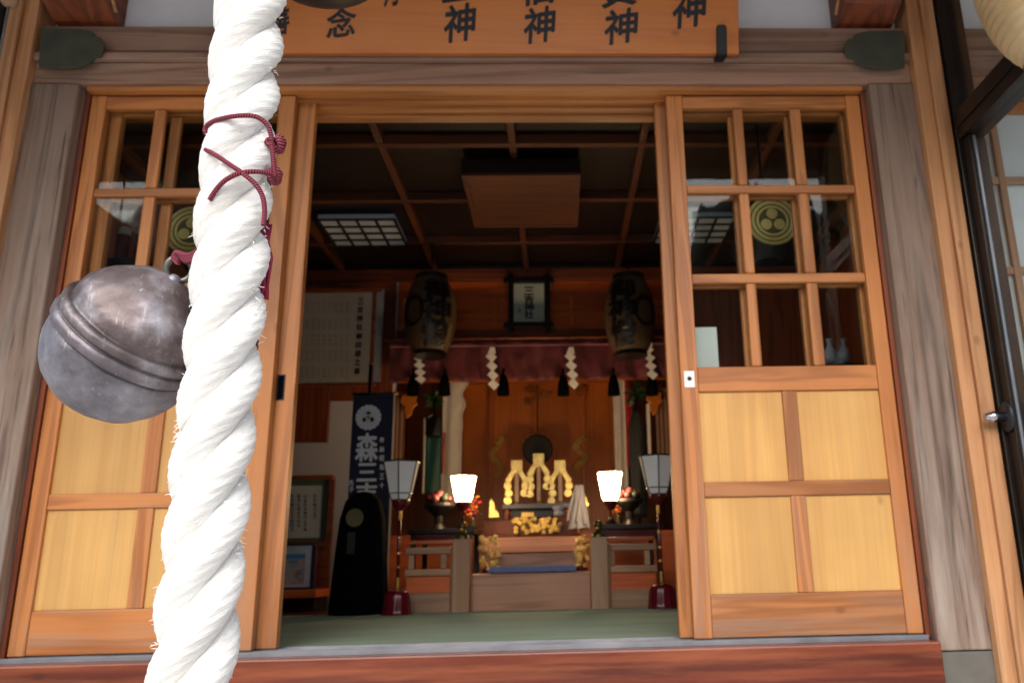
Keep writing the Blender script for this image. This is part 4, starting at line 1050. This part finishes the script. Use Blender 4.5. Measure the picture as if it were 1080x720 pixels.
def blind(u0, u1, v0, v1, Y, label):
    t = thing('rolled_blind', label, 'blind', P((u0+u1)/2, v1, Y)); n = 6
    m = MB()
    for k in range(n):
        u = u0+(u1-u0)*(k+.5)/n; x = P(u, (v0+v1)/2, Y).x; s_ = px(u, v0, Y)
        if k % 2 == 0: m.box(x-.9*s_, x+.9*s_, Y, Y+.01, P(u, v1, Y).z, P(u, v0, Y).z)
    m.build('pale_slats', plain('pale_slat', (150, 132, 108), .7), t)
    m = MB(); quadbox(m, u0, v0, u1, v1, Y+.012, .008); m.build('backing', W_in('z'), t)
    m = MB(); quadbox(m, u0-1, v0-3, u1+1, v0, Y-.01, .03); quadbox(m, u0-1, v1, u1+1, v1+3, Y-.01, .03); m.build('gilt_rail', M_orange, t)
blind(413, 427, 416, 484, 3.56, 'slatted blind with pale battens left of the altar'); blind(692, 706, 412, 482, 3.56, 'slatted blind with pale battens right of the altar')
for u, v, lab in ((432, 425, 'gilt bracket ornament under the valance at left'), (690, 422, 'gilt bracket ornament under the valance at right')):
    m = MB(); c = P(u, v, 3.5); s_ = px(u, v, 3.5)
    pr = [(-8, 8), (8, 8), (7, 2), (9, -2), (4, -6), (3, -13), (-2, -17), (-5, -10), (-4, -4), (-9, 0)]
    m.prism([(a*s_, b*s_) for a, b in pr], .03, lambda p, q, d_: Vector((c.x+p, 3.47+d_, c.z+q)))
    tag(m.build('gilt_bracket', M_orange, bev=.006), lab, 'ornament', 'gilt brackets under the valance')

# sakaki stands with silk streamers
def sakaki(u, vtop, vbot, Y, label, strips, lean=0):
    pt, pb = P(u, vtop, Y), P(u+lean, vbot, Y); s_ = px(u, vtop, Y)
    t = thing('sakaki_stand', label, 'ritual stand', (pb.x, Y, pb.z), 'sakaki stands with silk streamers')
    MB().tube([pb, pt], .009, 10).build('pole', M_black, t, smooth=True)
    MB().lathe([(.05, 0), (.045, .02), (.015, .03), (.0005, .03)], pb, 16).build('foot', M_black, t, smooth=True)
    m = MB(); rnd = random.Random(u)
    for k in range(70):
        d = Vector((rnd.gauss(0, 1), rnd.gauss(0, .7), rnd.gauss(.1, .8))); d.normalize(); c = pt+d*rnd.uniform(.1, 1)*11*s_*Vector((1, 1, 1)).length/1.73
        e = d.cross(Vector((rnd.random(), rnd.random(), 1))).normalized()*2.0*s_; l = d*5.5*s_
        m.add([c-l*.6, c+e, c+l, c-e], [(0, 1, 2, 3)])
    m.build('leaves', M_leaf, t)
    for (du0, du1, v0, v1, mm, dy, pointed) in strips:
        Yk = Y-dy; um = u+lean*.5
        xa_, xb_ = P(um+du0, (v0+v1)/2, Yk).x, P(um+du1, (v0+v1)/2, Yk).x; za, zb2_ = P(um, v0, Yk).z, P(um, v1, Yk).z
        def f(i, j):
            w = min(1, j*6) if pointed else 1; xm_ = (xa_+xb_)/2
            return (xm_+(xa_+(xb_-xa_)*i-xm_)*(.15+.85*w), Yk+.008*math.sin(i*6+j*2), za+(zb2_-za)*j)
        MB().grid(f, 8, 20).build('silk_streamer', mm, t, smooth=True, solid=.003)
sakaki(458, 420, 532, 3.55, 'sakaki stand with dark teal streamer left of the altar', ((-9, 8, 436, 459, M_black, .03, True), (-9, 7, 460, 520, M_teal, .02, False), (8, 12, 456, 500, plain('pink_silk', (180, 110, 100), .6), .02, False), (-12, -9.5, 440, 520, M_cloth, .01, False)))
sakaki(671, 416, 560, 3.50, 'sakaki stand with black and dark streamers right of the altar', ((-9, 8, 430, 545, plain('dark_green_silk', (14, 20, 22), .6), .03, True), (10, 14, 425, 500, M_cloth, .01, False)), 4)

# lit lamps standing behind the newel posts
bonbori(489, 502, 529, 557, 2.5, 'glowing lit paper lamp left of the golden wands', True, False, 14.5, 8)
bonbori(643, 498, 528, 552, 2.5, 'glowing lit paper lamp right of the golden wands', True, False, 14.5, 8)
# what the lit lamps stand on: side offering tables
def table(u0, u1, vt, Y, d, label, vleg=640):
    r = R4(u0, vt, u1, vt+6, Y); t = thing('offering_table', label, 'table', ((r[0]+r[1])/2, Y, -.02), 'offering tables beside the steps')
    zt_ = P((u0+u1)/2, vt, Y).z
    box(r[0], r[1], Y, Y+d, zt_-.03, zt_).build('table_top', M_black, t, bev=.006)
    for x in (r[0]+.03, r[1]-.03):
        for y in (Y+.03, Y+d-.03): box(x-.015, x+.015, y-.015, y+.015, -.018, zt_-.031).build('leg', M_black, t, bev=.003)
    box(r[0]+.02, r[1]-.02, Y+.02, Y+.03, zt_-.09, zt_-.032).build('apron', M_maroon, t)
    return zt_, r
zl, rl_ = table(430, 500, 557, 2.42, .5, 'black lacquer side table left of the steps under the lit lamp')
zr_, rr_ = table(632, 700, 552, 2.42, .5, 'black lacquer side table right of the steps under the lit lamp')

# fruit and offerings on stands
def stand(u, v, w, Y, label, kind):
    c = P(u, v, Y); s_ = px(u, v, Y); t = thing('offering_stand', label, 'offering stand', (c.x, Y, c.z-.1))
    zb2_ = zl if u < 560 else zr_
    MB().lathe([(.0005, 0), (w*s_*.55, 0), (w*s_*.28, 6*s_), (w*s_*.30, 14*s_), (w*s_*.9, 22*s_), (w*s_, 24*s_), (w*s_, 27*s_), (.0005, 27*s_)], (c.x, Y, zb2_+.001), 28).build('pedestal', plain('dark_bowl', (34, 28, 24), .4), t, smooth=False)
    top = zb2_+27*s_
    rnd = random.Random(u); cols = [plain('red_fruit', (70, 12, 18), .4), plain('pink_fruit', (92, 40, 40), .5), plain('leafy_green', (24, 36, 18), .6), plain('dark_red_fruit', (46, 8, 14), .4)]
    for ring, (n, rad, dz) in enumerate(((7, .62, .25), (5, .38, .85), (2, .15, 1.35))):
        for k in range(n):
            a = 2*PI*k/n+ring; fr_ = w*s_*.26
            MB().ball((c.x+math.cos(a)*w*s_*rad, Y+math.sin(a)*w*s_*rad, top+fr_*(.75+dz*1.1)), fr_, 14, 10, sz=.92).build('fruit', cols[(k+ring*2) % 4], t, smooth=True)
stand(463, 530, 17, 2.62, 'dark pedestal bowl heaped with red fruit left of the lit lamp', 0)
stand(664, 548, 15, 2.62, 'dark pedestal bowl of red fruit right of the lit lamp', 1)
# red and orange brocade cushion-like offerings under the lamps
def flowers(u, v, Y, label, w, h, cols, n, seed, zbase):
    c = P(u, v, Y); s_ = px(u, v, Y); rnd = random.Random(seed)
    t = thing('flower_vase', label, 'vase', (c.x, Y, zbase))
    MB().lathe([(.0005, 0), (3.2*s_, 0), (4.2*s_, 4*s_), (2.2*s_, 10*s_), (3.2*s_, 13*s_), (2.6*s_, 13*s_), (.0005, 8*s_)], (c.x, Y, zbase+.001), 18).build('vase', plain('bronze_vase', (60, 52, 40), .4, .6), t, smooth=True)
    groups = {}
    for k in range(n):
        q = rnd.random(); p = Vector((c.x+rnd.gauss(0, .45)*w*s_, Y+rnd.gauss(0, .3)*w*s_, zbase+13*s_+h*s_*q))
        i = rnd.randrange(len(cols)); m = groups.setdefault(i, MB())
        m.ball(p, rnd.uniform(1.3, 2.6)*s_, 8, 6, sz=.7)
    for i, m in groups.items(): m.build('flowers' if i < len(cols)-1 else 'leaves', cols[i], t, smooth=True)
flowers(499, 548, 2.75, 'vase of red and orange flowers just right of the left lit lamp', 6, 22, [M_red, M_orange, plain('dark_petal', (96, 30, 30), .7), M_leaf], 60, 5, zl)
flowers(652, 545, 2.85, 'vase of orange flowers just right of the right lit lamp', 6, 18, [M_orange, M_orange, M_red, M_leaf], 50, 6, zr_)

# altar table with mirror and golden wands
TY = 3.55
r = R4(530, 531, 604, 536, TY); zt4 = r[3]
at_ = thing('altar_table', 'dark altar table carrying the golden wands', 'table', ((r[0]+r[1])/2, TY, AZ))
box(r[0], r[1], TY-.05, TY+.25, r[2], r[3]).build('table_top', plain('table_grey', (120, 118, 130), .35), at_, bev=.003)
zlow = P(560, 548, 3.3).z
for x in (r[0]+.03, r[1]-.03): box(x-.015, x+.015, TY, TY+.03, P(560, 566, 3.15).z+.0, r[2]-.001).build('leg', W_alt('z'), at_, bev=.003)
box(r[0]+.06, r[1]-.06, TY+.02, TY+.03, r[2]-.05, r[2]-.001).build('apron', M_black, at_)
def gohei(u, v0, v1, label, dv):
    Y = TY+.03; c = P(u, v0, Y); s_ = px(u, v0, Y)
    t = thing('golden_wand', label, 'ritual wand', (c.x, Y, zt4), 'golden zigzag wands on the altar table')
    H = (v1-v0)*s_
    MB().box(c.x-2*s_, c.x+2*s_, Y-.003, Y+.008, zt4+.001, c.z-10*s_).build('shaft', plain('wand_shaft', (170, 140, 110), .4, .3), t, bev=.001)
    MB().lathe([(.0005, 0), (4*s_, 0), (3*s_, 3*s_), (.0005, 3*s_)], (c.x, Y, zt4+.0005), 14).build('foot', M_gold, t)
    MB().box(c.x-6*s_, c.x+6*s_, Y-.012, Y-.004, c.z-14*s_, c.z).build('head_plate', M_gold, t, bev=.002)
    for sx in (-1, 1):
        m = MB(); z = c.z-12*s_; y = Y-.014
        q = [(sx*.3, 1), (sx*5.5, 1.5), (sx*12.5, -9), (sx*8, -14)]
        m.prism([(c.x+a*s_, z+b*s_) for a, b in q], .006, lambda p, r_, d: Vector((p, y-d, r_)))
        for k in range(3 if sx < 0 else 2):
            xx = c.x+sx*(9.2-1.2*(k % 2))*s_; zz = z-(15+k*7.5)*s_
            m.prism([(xx+4.3*s_*math.cos(t), zz+4.2*s_*math.sin(t)) for t in [2*PI*i/14 for i in range(14)]], .012, lambda p, r_, d: Vector((p, y-.006-d, r_)))
        m.build('folded_strip', M_gold, t, bev=.004)
gohei(545, 485, 530, 'left golden zigzag wand on the altar table', 0); gohei(568, 478, 530, 'tall middle golden zigzag wand on the altar table', 0); gohei(590.5, 485, 530, 'right golden zigzag wand on the altar table', 0)
MY = 4.2
mc = P(567, 474, MY); s_ = px(567, 474, MY)
mr_ = thing('altar_mirror', 'round black mirror on gilt flame stand behind the golden wands', 'mirror', (mc.x, MY, AZ))
MB().lathe([(.0005, 0), (15.5*s_, 0), (16*s_, .01), (14.8*s_, .018), (.0005, .02)], mc, 40, Matrix.Rotation(PI/2, 3, 'X')).build('disc', plain('dark_mirror', (7, 7, 8), .5, 0), mr_, smooth=False)
m = MB()
for k in range(9):
    a = PI*(.12+.76*k/8); c = mc+Vector((16.5*s_*math.cos(a), .012, 16.5*s_*math.sin(a))); d = Vector((math.cos(a), 0, math.sin(a)))
    m.tube([c, c+d*2.5*s_+Vector((.3*s_, 0, 0)), c+d*(5+2*(k % 2))*s_], [1.1*s_, .8*s_, .1*s_], 6)
m.build('flame_rim', plain('dim_gilt', (176, 112, 44), .45, .2), mr_, smooth=True)
MB().tube([mc+Vector((0, .01, -15*s_)), Vector((mc.x, MY+.01, AZ))], [.02, .03], 10).build('stand', W_alt('z'), mr_, smooth=True)

# gilt flower panel on the altar shelf, gilt lotus sprays at the sides
def sprays(parent, u0, v0, u1, v1, Y, n, seed, name):
    rnd = random.Random(seed); m = MB(); s_ = px(u0, v0, Y)
    for k in range(n):
        u = rnd.uniform(u0, u1); v = rnd.uniform(v0, v1); c = P(u, v, Y-rnd.uniform(0, .04)); a0 = rnd.uniform(0, 6); R_ = rnd.uniform(2.0, 3.2)*s_
        for q in range(5):
            a = a0+q*2*PI/5; m.ball(c+Vector((R_*.55*math.cos(a), -.004, R_*.55*math.sin(a))), R_*.42, 7, 5, sy=.6)
        m.ball(c+Vector((0, -.008, 0)), R_*.3, 7, 5)
        m.build('gilt_flower', M_gold, parent, smooth=True); m = MB()
gy = 3.13
gp = thing('gilt_flower_panel', 'openwork gilt flower panel across the front of the altar shelf', 'ornament', P(566, 563, gy))
sprays(gp, 542, 546, 591, 561, gy, 60, 11, 'gilt_flowers')
box(P(543, 560, gy).x, P(590, 560, gy).x, gy+.003, gy+.012, P(566, 562, gy).z, P(566, 547, gy).z).build('backing', plain('brown_gilt', (90, 70, 36), .5, .6), gp)
for u0, u1, v0, v1, lab, Y, sd in ((504, 529, 564, 602, 'gilt lotus spray at the left end of the steps', 2.29, 21), (604, 622, 563, 601, 'gilt lotus spray at the right end of the steps', 2.29, 22)):
    c = P((u0+u1)/2, v1, Y); s_ = px(u0, v1, Y)
    t = thing('gilt_lotus', lab, 'ornament', (c.x, Y, ZS), 'gilt lotus sprays on the steps')
    MB().lathe([(.0005, 0), (7*s_, 0), (7*s_, 3*s_), (3*s_, 6*s_), (.0005, 6*s_)], (c.x, Y-.02, ZS+.001), 16).build('pot', M_maroon, t)
    m = MB(); rnd = random.Random(sd)
    for k in range(6): m.tube([Vector((c.x, Y-.02, ZS+.02)), P(rnd.uniform(u0, u1), rnd.uniform(v0, v1), Y-.02)], .003, 6)
    m.build('stems', M_brass, t, smooth=True)
    sprays(t, u0+2, v0+2, u1-2, v1-4, Y-.02, 34 if sd == 21 else 26, sd, 'gilt_flowers')
for u0, u1, v0, v1, lab, Y, sd in ((515, 527, 524, 546, 'gilt leaf ornament at the left foot of the sanctuary doors', 3.7, 31), (617, 622, 521, 534, 'gilt leaf ornament at the right foot of the sanctuary doors', 3.7, 32)):
    m = MB(); c = P((u0+u1)/2, v1, Y); s_ = px(u0, v0, Y); w = (u1-u0)/2*s_; H = (v1-v0)*s_
    m.prism([(-w, 0), (w, 0), (w*.9, .25*H), (w*.2, .45*H), (w*.1, .7*H), (-w*.5, H), (-w*.9, .8*H)], .02, lambda p, q, d: Vector((c.x+p, Y+d, c.z+q)))
    tag(m.build('gilt_leaf', M_gold, bev=.006), lab, 'ornament')
# box and white porcelain on the altar shelf
m = MB(); r = R4(541, 538, 584, 545, 3.3)
bxo = thing('lacquer_box', 'flat black lacquer box with brass edge below the golden wands', 'box', ((r[0]+r[1])/2, 3.3, r[2]))
box(r[0], r[1], 3.3, 3.45, r[2]-.005, r[3]).build('box_body', M_black, bxo, bev=.004)
box(P(550, 541, 3.3).x, P(563, 541, 3.3).x, 3.297, 3.2995, r[2]+.004, r[3]-.012).build('brass_plate', M_brass, bxo)
r = R4(582, 533, 596, 543, 3.28); wp = thing('porcelain_stand', 'small white and blue porcelain stand below the right golden wand', 'porcelain', ((r[0]+r[1])/2, 3.28, r[2]))
cx_ = (r[0]+r[1])/2; rr = (r[1]-r[0])/2; h = r[3]-r[2]
MB().lathe([(.0005, 0), (rr*.9, 0), (rr*.95, h*.3), (rr*.85, h*.45), (rr*.6, h*.5), (.0005, h*.5)], (cx_, 3.33, r[2]), 24).build('foot', plain('porcelain', (200, 206, 226), .15), wp, smooth=True)
MB().lathe([(.0005, h*.5), (rr*.7, h*.5), (rr, h*.85), (rr, h), (.0005, h*.95)], (cx_, 3.33, r[2]), 24).build('dish', plain('porcelain', (200, 206, 226), .15), wp, smooth=True)
# paper purification wand: bundle of white strips
pt = P(611, 513, 2.95); pb = P(610, 558, 2.95); s_ = px(611, 530, 2.95)
ow = thing('paper_wand', 'tall bundle of white paper strips standing right of the steps', 'ritual wand', pb)
m = MB(); rnd = random.Random(4)
for k in range(60):
    a = rnd.uniform(0, 2*PI); q0 = pt+Vector((rnd.uniform(-1, 1)*4*s_, rnd.uniform(-1, 1)*3*s_, rnd.uniform(-3, 2)*s_)); rad = rnd.uniform(.3, 1)*12*s_
    q1 = Vector((pb.x+rad*math.cos(a), pb.y+rad*math.sin(a), pb.z+rnd.uniform(0, 10)*s_)); w = Vector((1.2*s_, 0, 0))
    mid = (q0+q1)/2+Vector((0, 0, 2*s_))
    m.add([q0-w*.6, q0+w*.6, mid+w, mid-w, q1-w, q1+w], [(0, 1, 2, 3), (3, 2, 5, 4)])
m.build('paper_strips', plain('wand_paper', (136, 136, 146), .85, var=.08), ow)
MB().tube([pt, pb+Vector((0, 0, -.02))], .006, 8).build('stick', W_fence('z'), ow)

# ---------------------------------------------------------------- things glimpsed through the door glass
def crest_lantern(u, v, rpx, Y, label):
    c = P(u, v, Y); s_ = px(u, v, Y); R_ = rpx*s_
    t = thing('crest_lantern', label, 'lantern', c, 'dark lanterns with gold crest inside the doors')
    MB().lathe([(R_*.5, -R_*1.3), (R_*.8, -R_*.9), (R_*.95, 0), (R_*.8, R_*.9), (R_*.5, R_*1.3)], c+Vector((0, R_*1.0, 0)), 32).build('body', plain('dark_lantern_paper', (44, 36, 30), .7), t, smooth=True)
    MB().tube([c+Vector((0, R_*1.0, R_*1.25)), Vector((c.x, Y+R_*1.0, HZ))], .006, 8).build('hanger', M_black, t)
    m = MB(); gold = plain('crest_gold', (214, 190, 112), .5, 0, .2)
    for k, (ra, rb) in enumerate(((1.0, .88), (.83, .70), (.64, .54))):
        n = 48
        vs = [Vector((c.x+R_*q*math.cos(2*PI*i/n), Y-.012, c.z+R_*q*math.sin(2*PI*i/n))) for q in (ra, rb) for i in range(n)]
        m.add(vs, [(i, (i+1) % n, (i+1) % n+n, i+n) for i in range(n)])
    for k in range(3):
        a0 = PI/2+2*PI*k/3
        m.prism([(R_*(.30*math.cos(a0)+.22*math.cos(q)), R_*(.30*math.sin(a0)+.22*math.sin(q))) for q in [2*PI*i/20 for i in range(20)]], .003+.0003*k, lambda p, q, d: Vector((c.x+p, Y-.010-d, c.z+q)))
    m.build('gold_crest', gold, t, solid=.0)
    MB().prism([(R_*1.02*math.cos(2*PI*i/40), R_*1.02*math.sin(2*PI*i/40)) for i in range(40)], .008, lambda p, q, d: Vector((c.x+p, Y-.001-d, c.z+q))).build('crest_ground', plain('crest_ground', (92, 80, 44), .7), t)
crest_lantern(814, 234, 27, .30, 'dark lantern with round gold crest behind the right door glass')
crest_lantern(203, 244, 27, .30, 'dark lantern with round gold crest behind the left door glass')
# white offering cloth with two sake bottles inside right
OY = .7
r = R4(850, 384, 925, 392, OY)
ot = thing('display_stand', 'tall dark stand behind the right door glass carrying a white cloth', 'stand', ((r[0]+r[1])/2, OY, -.02))
box(r[0], r[1], OY-.02, OY+.3, r[2], r[3]).build('stand_top', W_dark('x'), ot, bev=.004)
for x in (r[0]+.04, r[1]-.04): box(x-.02, x+.02, OY, OY+.28, -.018, r[2]-.001).build('leg', W_dark('z'), ot, bev=.004)
c = P(884, 384, OY+.08); s_ = px(884, 370, OY+.08)
m = MB().lathe([(21*s_, 0), (19*s_, 8*s_), (13*s_, 17*s_), (7*s_, 22*s_), (.0005, 23*s_)], (c.x, OY+.13, r[3]+.001), 40)
for i, v in enumerate(m.v):
    n = noise.noise(v*28)*.012; m.v[i] = v+Vector((n, n, noise.noise(v*19+Vector((5, 5, 5)))*.008))
tag(m.build('white_cloth', plain('bluish_cloth', (200, 204, 222), .85), smooth=True), 'crumpled bluish white cloth on the stand behind right door glass', 'cloth')
for u, lab in ((871, 'left white sake bottle behind the right door glass'), (886, 'right white sake bottle behind the right door glass')):
    b0 = P(u, 372, OY+.10); s_ = px(u, 372, OY+.10)
    tag(MB().lathe([(.0005, 0), (4.5*s_, 0), (6.2*s_, 6*s_), (5.6*s_, 12*s_), (2.2*s_, 18*s_), (1.8*s_, 22*s_), (3.2*s_, 25*s_), (.0005, 24*s_)], (b0.x, OY+.05, r[3]+.02), 20).build('sake_bottle', plain('porcelain', (200, 206, 226), .15), smooth=True), lab, 'bottle', 'white sake bottles')
m = MB(); quadbox(m, 731, 345, 757, 388, .10, .002)  # plain sheet put in for the white patch in this pane
tag(m.build('white_sheet', plain('sheet_white', (244, 246, 250), .6, var=.03)), 'plain white sheet behind the lower left pane of the right door', 'paper')
# red boxes inside left
r = R4(108, 276, 162, 284, .9)
ls = thing('wall_shelf', 'narrow dark shelf behind the left door glass', 'shelf', ((r[0]+r[1])/2, .9, r[2]))
box(r[0], r[1], .85, 1.1, r[2], r[3]).build('shelf_board', W_dark('x'), ls, bev=.003); box(r[0]+.02, r[0]+.05, .9, 1.05, -.018, r[2]-.001).build('shelf_post', W_dark('z'), ls); box(r[1]-.05, r[1]-.02, .9, 1.05, -.018, r[2]-.001).build('shelf_post', W_dark('z'), ls)
for u0, u1, lab in ((116, 130, 'dark red canister with white lid, left one behind left door glass'), (136, 151, 'dark red canister with white lid, right one behind left door glass')):
    q = R4(u0, 240, u1, 275, .9); cx_ = (q[0]+q[1])/2; rr = (q[1]-q[0])/2
    t = thing('canister', lab, 'canister', (cx_, .95, r[3]), 'red canisters behind the left glass')
    MB().lathe([(.0005, 0), (rr, 0), (rr, q[3]-r[3]-.02), (.0005, q[3]-r[3]-.02)], (cx_, .95, r[3]+.001), 24).build('can', plain('canister_red', (110, 26, 40), .4), t)
    MB().lathe([(.0005, 0), (rr*.9, 0), (rr*.9, .03), (rr*.5, .04), (.0005, .04)], (cx_, .95, q[3]-.018), 24).build('lid', M_white, t)

# ---------------------------------------------------------------- light
w = bpy.data.worlds.new('World'); sc.world = w; w.use_nodes = True; nt = w.node_tree
bg = nt.nodes['Background']; sky = nt.nodes.new('ShaderNodeTexSky'); sky.sky_type = 'NISHITA'; sky.sun_disc = False
EL, AZI = math.radians(34), math.radians(190)     # sun behind the visitor
sky.sun_elevation = EL; sky.sun_rotation = AZI; sky.air_density = 1.0; sky.dust_density = 3.0; sky.ozone_density = 1.0
nt.links.new(sky.outputs[0], bg.inputs['Color']); bg.inputs['Strength'].default_value = .15
sd = bpy.data.lights.new('sun', 'SUN'); sd.energy = 5.0; sd.angle = math.radians(75); sd.color = (1, .985, .965)
so = bpy.data.objects.new('sun', sd); C.objects.link(so)
dirv = Vector((math.sin(AZI)*math.cos(EL), math.cos(AZI)*math.cos(EL), math.sin(EL)))
so.rotation_euler = dirv.to_track_quat('Z', 'Y').to_euler()
sc.view_settings.view_transform = 'Standard'; sc.view_settings.look = 'None'; sc.view_settings.exposure = 0; sc.view_settings.gamma = 1
sc.cycles.max_bounces = 10; sc.cycles.transparent_max_bounces = 24; sc.cycles.diffuse_bounces = 6
